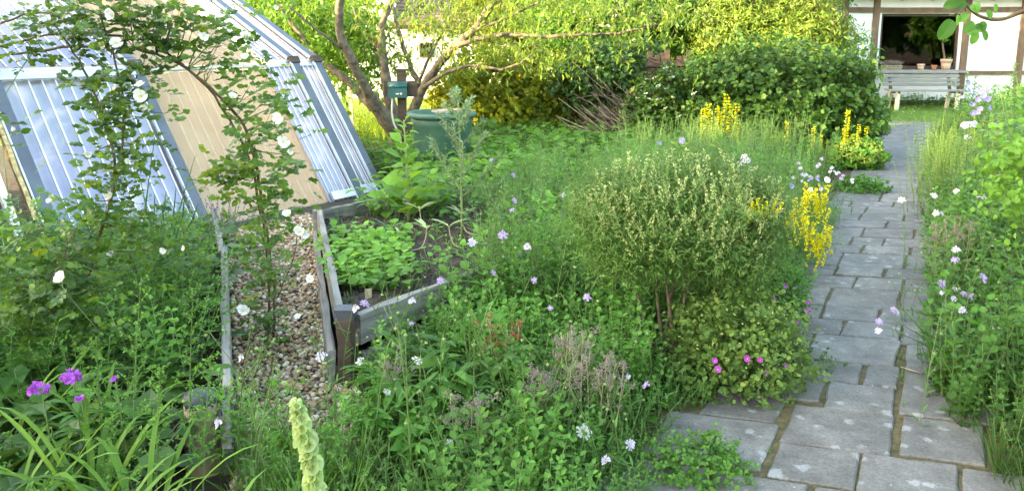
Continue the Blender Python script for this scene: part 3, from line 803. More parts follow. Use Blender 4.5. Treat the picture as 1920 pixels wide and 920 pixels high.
for s_ in BARS:
    g = Geo(); g.beam(W(s_, -.02, .02), W(s_, .985, .02), .10, .05, up=wallup, bev=.004); b_ = g.build('wall_bar', bar_m, gh)
    g = Geo(); g.beam(W(s_+.058, -.02, .035), W(s_+.058, .985, .035), .014, .03, up=wallup); g.build('bar_highlight', silver, b_)  # silver strip stands in for the highlight beside each bar
    g = Geo(); g.beam(R(s_, -.0, .02), R(s_, 1, .02), .10, .05, up=roofup, bev=.004); b_ = g.build('roof_bar', bar_m, gh)
    g = Geo(); g.beam(R(s_+.058, .01, .035), R(s_+.058, 1, .035), .014, .03, up=roofup); g.build('bar_highlight', silver, b_)
    g = Geo(); g.beam(W(s_-.062, 1.0, .045), W(s_+.062, 1.0, .045), .08, .03, up=wallup); g.build('joint_cap', dark_wood, gh)
for a, b2 in ((-.03, .66), (2.08, 5.7)):
    g = Geo(); g.beam(W(a, .985, -.01), W(b2, .985, -.01), .07, .05, up=wallup); g.build('purlin', silver, gh)
g = Geo(); g.beam(W(.67, .985, -.02), W(2.07, .985, -.02), .035, .03, up=wallup); g.build('purlin', cream_rail, gh)
g = Geo(); g.beam(W(2.14, .94, .045), W(5.6, .94, .045), .035, .025, up=wallup); g.build('purlin', silver, gh)
for a, b2 in ((.35,.66),):
    g = Geo(); g.beam(W(a, .03, .03), W(b2, .03, .03), .09, .02, up=wallup); g.build('bottom_rail', silver, gh)
g = Geo(); g.beam(W(.06, .035, .03), W(.27, .035, .03), .10, .02, up=wallup); g.build('bottom_rail', silver, gh)
for a, b2 in zip(BARS[:-2], BARS[1:-1]):
    mt = clear if a == .31 else poly
    if a == .31:
        corr(W, .36, .70, .0, .975, .0, pitch=.065, amp=.003); corr(W, .70, 2.06, .0, .975, .0, mat=clear)
        corr(R, .36, .66, .02, 1, .0, pitch=.065, amp=.003); corr(R, .67, 2.06, .02, 1, .0, mat=clear)
    else:
        corr(W, a+.045, b2-.04, .0, .975, .0, pitch=.065 if a == 0 else .105, amp=.003 if a == 0 else .004); corr(R, a+.045, b2-.04, .02, 1, .0)
corr(R, 3.34, 5.56, .02, 1, .0); 
# beige shading cloth hung inside the middle bays
cloth, nt, b = newmat('shade_cloth')
tc = nt.nodes.new('ShaderNodeNewGeometry'); n1 = N(nt, 'ShaderNodeTexNoise', Scale=3, Detail=5); nt.links.new(tc.outputs['Position'], n1.inputs['Vector'])
cc = ramp(nt, n1.outputs[0], [(.3,(.54,.35,.18)),(.7,(.70,.50,.30))]); nt.links.new(cc, b.inputs['Base Color']); b.inputs['Roughness'].default_value = .9
tr = N(nt, 'ShaderNodeBsdfTranslucent', Color=(.68,.47,.28,1)); mx = nt.nodes.new('ShaderNodeMixShader'); mx.inputs[0].default_value = .5
nt.links.new(b.outputs[0], mx.inputs[1]); nt.links.new(tr.outputs[0], mx.inputs[2]); nt.links.new(mx.outputs[0], nt.nodes['Material Output'].inputs[0])
shade_t = tag(corr(W, .64, 2.05, -.0, .97, -.045, pitch=.19, amp=.012, mat=cloth, name='shade_cloth', nu=24, wav=.02, parent=None), 'beige shading cloth hanging behind the lower clear panels of the greenhouse', 'shade cloth')
tag(corr(R, .66, 2.05, .03, .95, -.045, pitch=.19, amp=.012, mat=cloth, name='shade_cloth', nu=24, wav=.02, parent=None), 'beige shading cloth stretched under the upper roof panels of the greenhouse', 'shade cloth')
# far side of the greenhouse closes it off
rear = lambda s_, u, o: GB+GD*s_+GN*(RA+.9*u)+np.array([0,0,RZ*(1-u)+.0])
corr(rear, 0, 3.3, 0, 1, 0, mat=clear, name='rear_pane')
corr(rear, 3.32, 5.6, 0, 1, 0, mat=noisemat('shade_dark_pane', (.03,.035,.02), (.10,.11,.08), 2.5, .6, 0), name='rear_pane')  # dark grey-green puts the shade of the open bay into the pane colour
g = Geo()
for q in (0, 5.6):
    A0 = GB+GD*q; pts = [A0, A0+GN*KA+[0,0,KZ], A0+GN*RA+[0,0,RZ], A0+GN*(RA+.9)]
    g = Geo(); g.add(pts, [(0,1,2),(0,2,3)]); g.build('gable_pane', poly, gh)
# open doorway bay at the left end: cream door jamb, white vent frame and glass
cream2 = noisemat('cream_frame', (.55,.50,.42), (.68,.63,.55), 8, .5, 0)
gold = noisemat('brass_edge', (.30,.20,.08), (.75,.55,.25), 25, .35, .5, metal=.6)
g = Geo(); g.beam(W(3.40,-.02,.02), W(3.38,.93,.02), .035, .04, up=wallup, jit=.004, seg=10); g.build('brass_edging', gold, gh)
g = Geo(); g.beam(W(3.55,-.05,.05), W(3.55,.95,.05), .055, .04, up=wallup); g.build('door_jamb', cream2, gh)
vent = box_part('open_vent', (0,0,-.02), (.01,.01,-.01), silver, gh)
bpy.data.objects.remove(vent)
g = Geo(); g.beam(W(3.95,-.05,.22), W(3.95,.93,.05), .04, .03, up=wallup); vent = g.build('open_vent', white_paint, gh)
for a_, c_ in ((W(4.75,-.05,.22), W(4.75,.93,.05)), (W(3.97,-.03,.22), W(4.73,-.03,.22)), (W(3.97,.92,.05), W(4.73,.92,.05))):
    g = Geo(); g.beam(a_, c_, .04, .03, up=wallup); g.build('vent_frame', white_paint, vent)
g = Geo(); g.add([W(3.96,-.04,.205),W(4.74,-.04,.205),W(4.74,.92,.04),W(3.96,.92,.04)], [(0,1,2),(0,2,3)]); g.build('vent_glass', clear, vent)
g = Geo(); g.tube([W(3.56,.52,.04), W(3.94,.56,.12)], .012, 6); g.build('stay', silver, vent)
struct(sheet('greenhouse_floor', [tuple((GB+GD*a_+GN*b2)[:2]) for a_, b2 in ((0,.05),(5.6,.05),(5.6,4.1),(0,4.1))], .006, soil))
# dark bin inside the doorway
wb = thing('grey_bin', 'round dark grey bin standing inside the open end of the greenhouse', 'bin', tuple(GB+GD*4.0+GN*.85))
q = GB+GD*4.0+GN*.85
dk = noisemat('dark_grey_plastic', (.055,.06,.065), (.09,.095,.10), 6, .5, 0)
g = Geo(); lathe(g, [(0,.0),(.27,.0),(.33,.60),(.30,.60),(.25,.04),(0,.04)], 24, q); g.build('bin_body', dk, wb)
g = Geo(); lathe(g, [(.33,.57),(.355,.58),(.355,.62),(.30,.62)], 24, q); g.build('rim', noisemat('grey_rim', (.2,.2,.2), (.26,.26,.26), 5, .5, 0), wb)

# ------------------------------------------------------------------ raised bed with plank sides
def plank(name, p0, p1, th, h, mat, parent, seg=14, jit=.003, label=None):
    """plank modelled along its own X axis so that the grain follows it"""
    p0 = Vector(p0); p1 = Vector(p1); d = p1-p0; L = d.length; x = d.normalized()
    z = Vector((0,0,1)); z = (z - x*z.dot(x)).normalized(); y = z.cross(x)
    g = Geo(); g.beam((0,0,0), (L,0,0), th, h, jit=jit, seg=seg, bev=min(th,h)*.12)
    o = g.build(name, mat, None, label); o.parent = parent
    Mx = Matrix((x, y, z)).transposed().to_4x4(); Mx.translation = p0 - parent.location
    o.matrix_local = Mx; return o
bed = thing('raised_bed', 'raised vegetable bed edged with weathered grey planks beside the gravel', 'raised bed', (-.8, 3.64, 0))
plank('side_plank', (-.815,3.66,.235), (-1.50,6.07,.255), .035, .20, grey_wood, bed, label='split weathered grey plank leaning towards the gravel')
plank('side_plank', (-.850,3.56,.09), (-1.53,6.05,.075), .035, .22, grey_wood, bed)
plank('front_plank', (-.745,3.67,.265), (.32,5.16,.265), .045, .15, grey_wood, bed)
plank('front_plank', (-.735,3.70,.06), (.33,5.19,.06), .045, .14, grey_wood, bed)
plank('rear_plank', (-1.47,6.10,.24), (-1.02,6.52,.27), .035, .17, grey_wood, bed)
plank('rear_plank', (-1.00,6.54,.22), (.5,7.9,.22), .035, .17, grey_wood, bed)
plank('end_plank', (.34,5.2,.2), (.52,7.85,.2), .04, .2, grey_wood, bed)
for (x, y, r_, top, mt) in ((-.79,3.60,.075,.345,dark_wood), (-1.50,6.02,.07,.34,grey_wood), (.34,5.16,.07,.33,grey_wood)):
    g = Geo(); g.beam((x,y,0), (x+.004,y,top), r_, r_, up=(0,1,.0), jit=.003, seg=6, bev=.008); g.build('corner_post', mt, bed)
slate = noisemat('black_cap', (.03,.035,.045), (.06,.07,.085), 10, .5, .1)
g = Geo(); g.beam((-.79,3.64,.345), (-.79,3.64,.385), .10, .09, up=(0,1,0), bev=.01); g.build('post_cap', slate, bed)
# soil in the bed: a lumpy sheet
BEDP = [(-.79,3.70),(.31,5.17),(.5,7.85),(-1.0,6.5),(-1.47,6.06)]
def lumpy(poly, z, cell, amp, name, mat, parent=None):
    xs = np.arange(min(p[0] for p in poly), max(p[0] for p in poly)+cell, cell); ys = np.arange(min(p[1] for p in poly), max(p[1] for p in poly)+cell, cell)
    X, Y = np.meshgrid(xs, ys); Z = z + rng.normal(size=X.shape)*amp + .015*np.sin(X*7)*np.cos(Y*6)
    V = np.stack([X, Y, Z], 2).reshape(-1,3); n = len(xs); F = []
    for i in range(len(ys)-1):
        for j in range(n-1):
            if inpoly([xs[j]+cell/2], [ys[i]+cell/2], poly)[0]: F += [(i*n+j, i*n+j+1, (i+1)*n+j+1), (i*n+j, (i+1)*n+j+1, (i+1)*n+j)]
    g = Geo(); g.add(V, F, 0, .5, True); return g.build(name, mat, parent)
lumpy(BEDP, .245, .045, .009, 'bed_soil', soil, bed)
g = Geo(); cl = scatter(BEDP, 260)
g.put(T_BLOB, [(x,y,.262+rng.normal()*.004) for x, y in cl], rng.normal(size=(len(cl),3)), rng.normal(size=(len(cl),3)), rng.uniform(.008,.035,len(cl)))
stuff(g.build('soil_crumbs', soil, bed))

# second bed on the left with its plank and stump
bed2 = thing('plank_edging', 'grey plank edge between the leafy left border and the gravel path', 'bed edging', (-1.09, 2.9, 0))
plank('edge_plank', (-1.12,2.95,.19), (-1.85,4.98,.22), .035, .22, grey_wood, bed2)
plank('edge_plank', (-1.14,2.90,.05), (-1.86,4.96,.05), .035, .12, grey_wood, bed2)
plank('edge_plank', (-1.87,5.0,.18), (-2.4,6.3,.18), .035, .22, grey_wood, bed2)
g = Geo()
V = [(-1.085,2.66,.0),(-1.045,2.66,.0),(-1.045,2.675,.0),(-1.085,2.675,.0)]
plank('split_board', (-1.05,2.74,.10), (-1.12,2.93,.20), .03, .16, grey_wood, bed2)
st_ = thing('capped_post', 'short split log post with a black cap at the front of the left bed', 'post', (-1.19, 2.86, 0))
g = Geo(); lathe(g, [(.072,0),(.070,.1),(.064,.2),(.062,.28),(0,.28)], 10, (-1.19,2.86,0)); g.build('log', woodmat('log_wood', (.15,.11,.07), (.38,.29,.19), (20,20,3)), st_)
g = Geo(); lathe(g, [(.060,.265),(.062,.285),(.058,.315),(.03,.325),(0,.325)], 14, (-1.19,2.86,0)); g.build('cap', slate, st_)
LBED = [(-1.17,2.95),(-1.9,5.0),(-2.4,6.3),(-3.3,5.6),(-4.6,4.0),(-3.4,1.6),(-1.3,1.6)]
struct(lumpy(LBED, .13, .12, .012, 'border_soil', soil))

# ------------------------------------------------------------------ gravel
GRAV = [(-1.02,2.60),(-.50,2.75),(-.50,3.3),(-.83,3.60),(-1.54,6.05),(-1.56,6.6),(-1.9,7.3),(-2.5,6.5),(-1.82,4.98),(-1.08,2.90)]
grav = struct(sheet('gravel_path', GRAV, .012, noisemat('gravel_base', (.10,.08,.055), (.26,.21,.16), 60, .95, 1, .02)), 'path of mixed pebbles between the two beds')
peb_m = varmat('pebble', [(0,(.11,.08,.055)),(.2,(.32,.20,.10)),(.4,(.50,.30,.15)),(.6,(.28,.22,.17)),(.8,(.56,.43,.28)),(1,(.72,.66,.54))], .6)
pts = scatter(GRAV, 1700)
pts.sort(key=lambda p: p[1])
def pebble_shape():
    bm_t = [(0,0,1)] + [(math.cos(a)*.8, math.sin(a)*.8, .55) for a in np.arange(6)*1.047] + [(math.cos(a), math.sin(a), -.1) for a in np.arange(6)*1.047+.5] + [(0,0,-.6)]
    V = np.array(bm_t)*[.5,.38,.30]; V += rng.normal(size=V.shape)*.03
    F = [(0,i+1,(i+1)%6+1) for i in range(6)] + [f for i in range(6) for f in ((i+1,7+i,(i+1)%6+1),(7+i,7+(i+1)%6,(i+1)%6+1))] + [(13,7+(i+1)%6,7+i) for i in range(6)]
    return T(V, F)
pshapes = [pebble_shape() for _ in range(4)]
pmesh = []
for k in range(12):
    g = Geo(); g.put(pshapes[k % 4], [(0,0,0)], [0,1,0], [0,0,1], 1.0, 0, (k+.5)/12); me = g.mesh('pebble', peb_m); me.polygons.foreach_set('use_smooth', np.ones(len(me.polygons), bool)); pmesh.append(me)
vis = [p for p in pts if p[1] > 2.9][:300]
for (x, y) in vis:
    link_mesh('pebble', pmesh[random.randrange(12)], grav, (x, y, .02+random.uniform(0,.012)), random.uniform(0,6.28), random.uniform(.022,.046), random.uniform(-.4,.4), random.uniform(-.4,.4))
rest = [p for p in pts if p not in set(vis)] + scatter(GRAV, 500)
g = Geo(); n_ = len(rest); rp = np.array([(x, y, .018+random.uniform(0,.02)) for x, y in rest])
for k in range(4):
    i0 = np.arange(k, n_, 4); m_ = len(i0)
    g.put(pshapes[k], rp[i0], np.column_stack([rng.normal(size=(m_,2)), rng.normal(size=m_)*.2]), np.column_stack([rng.normal(size=(m_,2))*.3, np.ones(m_)]), rng.uniform(.018,.046,m_), 0, rng.random(m_))
o = g.build('pebbles', peb_m, grav); stuff(o); o.data.polygons.foreach_set('use_smooth', np.ones(len(o.data.polygons), bool))

# ------------------------------------------------------------------ water barrel, control post, stakes
bar = thing('rain_barrel', 'round green plastic water barrel with a plank on its rim beside the fruit tree', 'barrel', (-.80, 9.1, 0))
gpl = noisemat('green_plastic', (.035,.10,.07), (.075,.165,.115), 7, .55, .1, lo=.3, hi=.75)
q = (-.80, 9.1, 0)
g = Geo(); lathe(g, [(0,.0),(.29,.0),(.305,.25),(.312,.26),(.318,.50),(.325,.51),(.335,.66),(.345,.67),(.352,.78),(.33,.78),(.28,.05),(0,.05)], 32, q); g.build('barrel_body', gpl, bar)
g = Geo(); lathe(g, [(.350,.755),(.395,.76),(.40,.80),(.38,.815),(.335,.81),(.33,.78)], 32, q); g.build('rim', gpl, bar)
g = Geo(); lathe(g, [(0,.72),(.335,.72)], 32, q); g.build('water', noisemat('dark_water', (.01,.012,.01), (.015,.02,.012), 3, .05, 0), bar)
o = thing('plank_on_barrel', 'short pale wooden board lying across the rim of the green barrel', 'board', (-.72, 9.1, .83))
plank('board', (-.86,8.95,.828), (-.52,9.20,.832), .16, .022, woodmat('pale_board', (.30,.22,.14), (.48,.38,.26), (3,25,25)), o)
PX = -1.36
cp = thing('control_post', 'dark wooden post behind the barrel with a crossboard and teal box', 'post', (PX, 9.9, 0))
g = Geo(); g.beam((PX,9.9,0), (PX,9.9,1.24), .10, .09, up=(0,1,0), jit=.003, seg=5); g.build('post', dark_wood, cp)
g = Geo(); g.beam((PX-.07,9.9,1.25), (PX+.07,9.9,1.25), .12, .025); g.build('post_top', dark_wood, cp)
g = Geo(); g.box((PX-.20,9.80,.93), (PX+.20,9.85,1.12)); g.build('crossboard', dark_wood, cp)
teal = noisemat('teal_plastic', (.004,.07,.065), (.01,.10,.10), 4, .3, 0)
tb = thing('teal_box', 'small teal irrigation timer box fixed to the dark post', 'control box', (PX-.03, 9.74, 1.0))
g = Geo(); g.box((PX-.14,9.70,.925), (PX+.09,9.798,1.055)); g.build('case', teal, tb)
g = Geo(); lathe(g, [(0,-.118),(.055,-.118),(.055,.118),(0,.118)], 16); V,F,M,A,S = g.arrays(); V = np.stack([V[:,2]+PX-.025, V[:,1]+9.75, V[:,0]+1.06], 1); g2 = Geo(); g2.add(V,F,0,.5,True); g2.build('lid', teal, tb)
g = Geo(); g.box((PX-.045,9.694,.965), (PX-.005,9.6995,.98)); g.build('maker_plate', silver, tb)
g = Geo(); lathe(g, [(0,0),(.014,0),(.014,.012),(0,.012)], 12); V,F,M,A,S = g.arrays(); g2 = Geo(); g2.add(np.stack([V[:,0]+PX+.02, -V[:,2]+9.699, V[:,1]+.972],1),F,0,.5,True); g2.build('dial', FM['white'], tb)
hs_ = Geo(); limb(hs_, [(PX-.09,9.74,.925),(PX-.10,9.72,.75),(PX-.07,9.7,.60),(PX-.0,9.68,.45),(PX+.02,9.65,.2),(PX+.15,9.6,.02)], .012, .012, 7)
tag(hs_.build('hose', noisemat('pale_hose', (.42,.42,.34), (.55,.54,.45), 4, .5, 0)), 'thin pale hose hanging down from the teal box', 'hose')
fs = thing('fence_stake', 'thin pale wooden stake standing in the sunlit grass left of the fruit tree', 'stake', (*G(662,228)[:1], 12.9, 0))
xq = P(661,200,12.9)[0]
g = Geo(); g.beam((xq,12.9,0), (xq-.03,12.9,.82), .055, .05, up=(0,1,0), jit=.003, seg=5); g.build('stake', bench_wood, fs)

# ================================================================== vegetation
# ------------------------------------------------------------------ fruit tree beyond the barrel
TY = 11.0
tree = thing('fruit_tree', 'old many-limbed fruit tree with willowy leaves behind the green barrel', 'tree', (-1.75, TY, 0))
base = np.array([-1.70, TY, 0])
g = Geo()
limb(g, [base, P(748,262,TY), P(722,222,10.9), P(690,180,10.8)], .14, .095, 9, wob=.006); g.build('trunk', bark, tree)
LIMBS = [
 ([P(700,196,10.85), P(668,130,10.6), P(640,70,10.5), P(637,20,10.4), P(650,-50,10.3), P(690,-120,10.2)], .085, .04),
 ([P(742,238,10.95), P(728,170,11.1), P(716,100,11.2), P(716,50,11.2), P(738,-10,11.2), P(760,-90,11.2)], .09, .04),
 ([P(752,262,11.0), P(776,205,10.9), P(802,150,10.7), P(850,90,10.4), P(890,55,10.2), P(930,-5,10.0), P(960,-60,9.9)], .085, .035),
 ([P(700,205,10.9), P(655,155,11.0), P(620,128,11.1), P(592,105,11.2), P(560,60,11.3), P(520,10,11.3)], .065, .03),
 ([P(756,230,11.1), P(786,168,11.5), P(770,128,11.7), P(752,70,11.8), P(735,10,11.9)], .055, .03),
 ([P(845,93,10.4), P(880,78,10.2), P(930,66,10.0), P(1000,68,9.8), P(1070,66,9.6), P(1160,62,9.5), P(1235,45,9.4)], .045, .012),
 ([P(795,165,10.7), P(830,140,10.5), P(880,124,10.3), P(940,130,10.1), P(985,112,10.0), P(1010,80,9.9)], .035, .010),
 ([P(780,168,11.5), P(808,100,11.4), P(830,60,11.3), P(850,20,11.2)], .03, .012),
 ([P(640,90,10.5), P(600,60,10.3), P(540,10,10.2)], .03, .012),
 ([P(880,62,10.2), P(960,30,10.0), P(1040,-10,9.8)], .03, .012),
 ([P(716,95,11.2), P(680,60,11.3), P(660,10,11.4)], .03, .012),
]
tips = []
for pts_, r0, r1 in LIMBS:
    g = Geo(); c = limb(g, pts_, r0*.88, r1*.9, 8, wob=.006); g.build('limb', bark, tree)
# leafy willowy shoots: (picture x, y, Y, spread px, count)
def shoots(g, clusters, leafsz, tpl, m=0, k=9, L=.32, droop=.5, wide=1.0, tm=1):
    for (px, py, Y, sx, sy, n) in clusters:
        c0 = P(px, py, Y); kx = Y/FPX
        p = c0 + rng.normal(size=(n,3))*[sx*kx*.5, .45, sy*kx*.5]
        a = rng.uniform(0, 6.28, n); d = nz(np.stack([np.cos(a), np.sin(a)*.8, rng.normal(size=n)*.35+.15], 1))
        LL = L*rng.uniform(.6, 1.3, n); cv = rng.random(n)
        for q in range(k):
            t = (q+1)/k
            pos = p + d*(LL*t)[:,None]; pos[:,2] -= droop*LL*t*t
            dd = nz(d*.6 + rng.normal(size=(n,3))*.55 + np.array([0,0,-.55]))
            g.put(tpl, pos, dd, np.array([0,0,1.])+rng.normal(size=(n,3))*.5, leafsz*rng.uniform(.6,1.2,n), m, np.clip(cv*.7+.3*rng.random(n),0,1), wide)
        g.put(T_NE, p, d-np.array([0,0,.3*droop]), rng.normal(size=(n,3)), LL*1.05, tm, .5, .10)
g = Geo()
shoots(g, [(600,50,11.9,130,80,110),(540,20,11.8,130,60,110),(635,105,11.8,100,80,110),(690,105,11.8,60,80,46),(700,60,11.8,60,50,14),(585,80,11.8,80,60,60),(665,75,11.9,60,110,46)], .125, T_LA, 0, wide=1.5)
stuff(g.build('dense_foliage', [LM['peach'], twig], tree))
g = Geo()
shoots(g, [(760,0,11,160,50,46),(740,60,11.6,170,80,62),(830,60,11.5,120,70,62),(790,110,11.6,90,50,22),(880,20,10.3,150,60,66),(960,24,10,170,60,80),(920,70,11.3,150,60,44),(1060,10,9.8,170,60,90),(690,20,11.6,110,50,24),(1150,20,9.5,160,55,60),(1230,40,9.4,100,60,26),
           (1000,80,9.9,170,26,30),(880,95,10.4,90,30,9),(1060,95,9.6,130,30,14),(940,90,10.1,60,30,10),(960,-10,9.8,300,30,100),(1200,0,9.4,160,36,50),
           (845,60,11,60,40,6),(1000,125,9.8,110,20,7)], .085, T_LA, 0, wide=1.3, droop=.7)
stuff(g.build('light_foliage', [LM['sunny'], twig], tree))

# ------------------------------------------------------------------ hedges and shrubs at the back
def shrub(name, label, cat, loc, blobs, n, leaf, mat, tpl=T_RH, k=6, L=.12, wide=1.0, droop=0., stems=5, gap=.3, shell=(.45,1.05), h=None, group=None, stem_mat=None, upb=.35, sr=.014):
    t = thing(name, label, cat, (loc[0], loc[1], 0), group)
    g = bush_crown(blobs, n, leaf, tpl, k, L, 0, wide, droop, shell, 1, gap, upb)
    stuff(g.build('foliage', [mat, twig], t))
    for i in range(stems):
        b_ = blobs[i % len(blobs)]; c = np.array(b_[0]); r = np.array(b_[1])
        tip = c + rng.normal(size=3)*r*.3 + [0,0,r[2]*.5]
        a = rng.uniform(0, 6.28); p0 = np.array([loc[0]+.10*math.cos(a)*max(1, abs(c[0]-loc[0])*8), loc[1]+.1*math.sin(a), 0]) if len(blobs) < 2 else np.array([c[0]*.75+loc[0]*.25+rng.normal()*.06, c[1]*.75+loc[1]*.25, 0])
        g = Geo(); limb(g, [p0, p0*.5+tip*.5+rng.normal(size=3)*.05, tip], sr, sr*.4, 5, wob=.006); g.build('stem', stem_mat or twig, t)
    return t
X = lambda px, Y: P(px, 200, Y)[0]
shrub('currant_bush', 'big rounded currant bush with lobed dark green leaves left of the path', 'bush', (X(1460,11.2),11.2),
      [((X(1450,11.3),11.3,.85),(1.25,.95,.72),1),((X(1560,11.2),11.2,.62),(.56,.7,.60),.55),((X(1365,11.5),11.5,.75),(.58,.6,.68),.6),((X(1500,10.9),10.9,.45),(1.1,.6,.45),.6),((X(1585,11.5),11.6,.62),(.35,.5,.55),.2)],
      2600, .075, LM['currant'], T_OV, 5, .16, 1.5, gap=.35, stems=9)
shrub('golden_hedge_shrub', 'sunlit yellow-green hedge shrub right of the green barrel', 'hedge', (X(950,12.4),12.4),
      [((X(860,12.9),12.9,.62),(.45,.4,.55),.4),((X(925,12.4),12.4,.72),(.75,.6,.75),.8),((X(1010,12.6),12.6,.62),(.75,.6,.62),.8),((X(1090,12.8),12.8,.70),(.6,.6,.68),.6)], 1500, .085, LM['hedge'], T_OV, 5, .15, 1.2, gap=.45, stems=8)
shrub('bramble_bush', 'dark green leafy bramble heaped over the pile of cut branches', 'bush', (X(1120,12),12.0),
      [((X(1140,12.2),12.2,1.15),(.45,.5,.38),.5),((X(1085,12.1),12.1,.95),(.35,.4,.45),.35),((X(1190,12.9),12.9,1.35),(.4,.45,.25),.25)], 1500, .075, LM['dark'], T_OV, 5, .16, 1.2, gap=.4, stems=7)
shrub('snowball_shrub', 'low shrub dotted with small white flower heads beside the currant bush', 'bush', (X(1240,11.4),11.4),
      [((X(1235,11.3),11.3,.60),(.42,.4,.55),1),((X(1285,11.2),11.2,.45),(.42,.4,.45),.7)], 900, .075, LM['currant'], T_OV, 5, .14, 1.2, gap=.3, stems=5)
shrub('elder_bush', 'tall elder with flat white flower heads above the woodpile', 'bush', (X(1210,14.5),14.5),
      [((X(1180,14.5),14.5,2.1),(1.4,.7,.62),1),((X(1290,14.8),14.8,1.95),(1.0,.7,.75),.8),((X(1080,14.8),14.8,2.1),(1.1,.7,.7),.8)], 1700, .10, LM['fresh'], T_LA, 6, .25, 2.0, droop=.3, gap=.3, stems=7, sr=.025)
shrub('bamboo_clump', 'tall feathery yellow-green bamboo behind the currant bush', 'bamboo', (X(1500,13.5),13.5),
      [((X(1505,13.4),13.4,1.72),(.58,.6,.66),.7),((X(1440,13.7),13.7,1.8),(.9,.6,.7),.9),((X(1370,14),14,1.9),(.7,.6,.6),.6)], 2300, .10, LM['sunny'], T_LA, 7, .30, 1.1, droop=.6, gap=.3, stems=12, sr=.012)
shrub('corner_shrub', 'loose green shrub reaching in front of the left corner of the white house', 'bush', (X(1600,13.6),13.8),
      [((X(1592,13.8),13.8,1.25),(.30,.4,.62),.35)], 500, .12, LM['fresh'], T_LA, 6, .26, 1.2, droop=.5, gap=.4, stems=5, shell=(.2,1.15))
shrub('back_hedge_left', 'dense mid green shrub under the low limb of the fruit tree', 'hedge', (X(585,13),13.2),
      [((X(580,13.5),13.5,1.7),(1.0,.6,.9),.8)], 1000, .11, LM['peach'], T_OV, 5, .2, 1.0, gap=.3, stems=5)
for o_ in list(bpy.data.objects):
    if o_.name.startswith('back_hedge_left'): o_.name = 'hedge_shrub'
# tall sunlit trees closing the view, and trees behind the camera reflected in the house window
def far_tree(x, y, h, r, label, mat, n=900, leaf=.2):
    t = thing('broadleaf_tree', label, 'tree', (x, y, 0))
    g = Geo(); limb(g, [(x,y,0),(x+.1,y,h*.35),(x-.1,y+.1,h*.8)], .16, .05, 7); g.build('trunk', bark, t)
    g = bush_crown([((x,y,h*.62),(r,r*.8,h*.36),1),((x+r*.5,y,h*.45),(r*.7,r*.6,h*.28),.6),((x-r*.5,y,h*.5),(r*.7,r*.6,h*.28),.6)], n, leaf, T_OV, 6, .5, 0, 1.1, .2, (.4,1.05), 1, .35)
    stuff(g.build('crown', [mat, twig], t))
far_tree(2.6, 17.5, 4.6, 1.9, 'tall yellow-green tree behind the elder', LM['sunny'], 1500, .12)
far_tree(4.9, 16.8, 4.2, 1.4, 'tall yellow-green tree rising behind the bamboo', LM['mid'], 1500, .11)
far_tree(.6, 18.5, 4.4, 1.5, 'sunlit tree between the barn and the elder', LM['hedge'], 1300, .12)
far_tree(-5.2, 17.5, 4.8, 1.8, 'leafy tree behind the greenhouse end', LM['hedge'], 1300, .12)
for x, y, h in ((14,-9,6),(18,-4,6.5),(22,3,6),(11,-14,6),(7,-16,6.5),(26,10,6)):
    far_tree(x, y, h, 3.2, 'tree of the neighbouring garden, ' + {14: 'nearest behind the camera', 18: 'second behind the camera', 22: 'beside the right border', 11: 'far behind the camera', 7: 'straight behind the camera', 26: 'beyond the right end of the house'}[x], LM['mid'], 420, .5)

# pile of cut branches
pile = thing('brush_pile', 'heap of bare cut branches lying in front of the bramble', 'brush pile', (X(1165,11.6), 11.6, 0))
g = Geo()
for i in range(150):
    c0 = np.array([X(1165,11.6)+rng.normal()*.22, 11.5+rng.normal()*.25, abs(rng.normal())*.30+.15]); 
    d = nz([rng.normal()*.25-.8, rng.normal()*.4, .55+rng.normal()*.35]); L = rng.uniform(.4, 1.1)
    g.tube([c0-d*L*.5, c0+rng.normal(size=3)*.03, c0+d*L*.5+rng.normal(size=3)*.06], [.008,.006,.003], 4, int(rng.random() < .55))
stuff(g.build('branches', [noisemat('grey_branch', (.12,.09,.07), (.24,.19,.15), 20, .9), dark_twig], pile))
for i in range(26):
    c0 = np.array([X(1150,11.3)+rng.normal()*.25, 11.2+rng.normal()*.1, .35+rng.normal()*.12]); d = nz([-.75+rng.normal()*.12, rng.normal()*.15, .5+rng.normal()*.12]); L = rng.uniform(.5,.9)
    g = Geo(); g.tube([c0-d*L*.6, c0, c0+d*L*.6], [.010,.008,.004], 5); g.build('branch', noisemat('pale_branch', (.19,.15,.11), (.32,.26,.20), 20, .9) if i == 0 else bpy.data.materials['pale_branch'], pile)
# woodpile / old pallet fence
wf = thing('old_pallet_stack', 'dark broken boards stacked between the elder and the currant bush', 'woodpile', (X(1250,12), 12.0, 0))
WY = 11.95
for i in range(9):
    x = X(1214+i*9.5,WY); tp = 1.42+rng.normal()*.07
    g = Geo(); g.beam((x,WY+.02*(i%2),.02), (x+rng.normal()*.02,WY,tp), .07, .03, up=(0,1,0), jit=.004, seg=4); g.build('board', dark_wood, wf)
for z in (.8, 1.05, 1.25):
    g = Geo(); g.beam((X(1208,WY),WY-.045,z), (X(1294,WY),WY-.045,z+.03), .03, .08, jit=.004, seg=4); g.build('crossboard', grey_wood if z == .8 else dark_wood, wf)

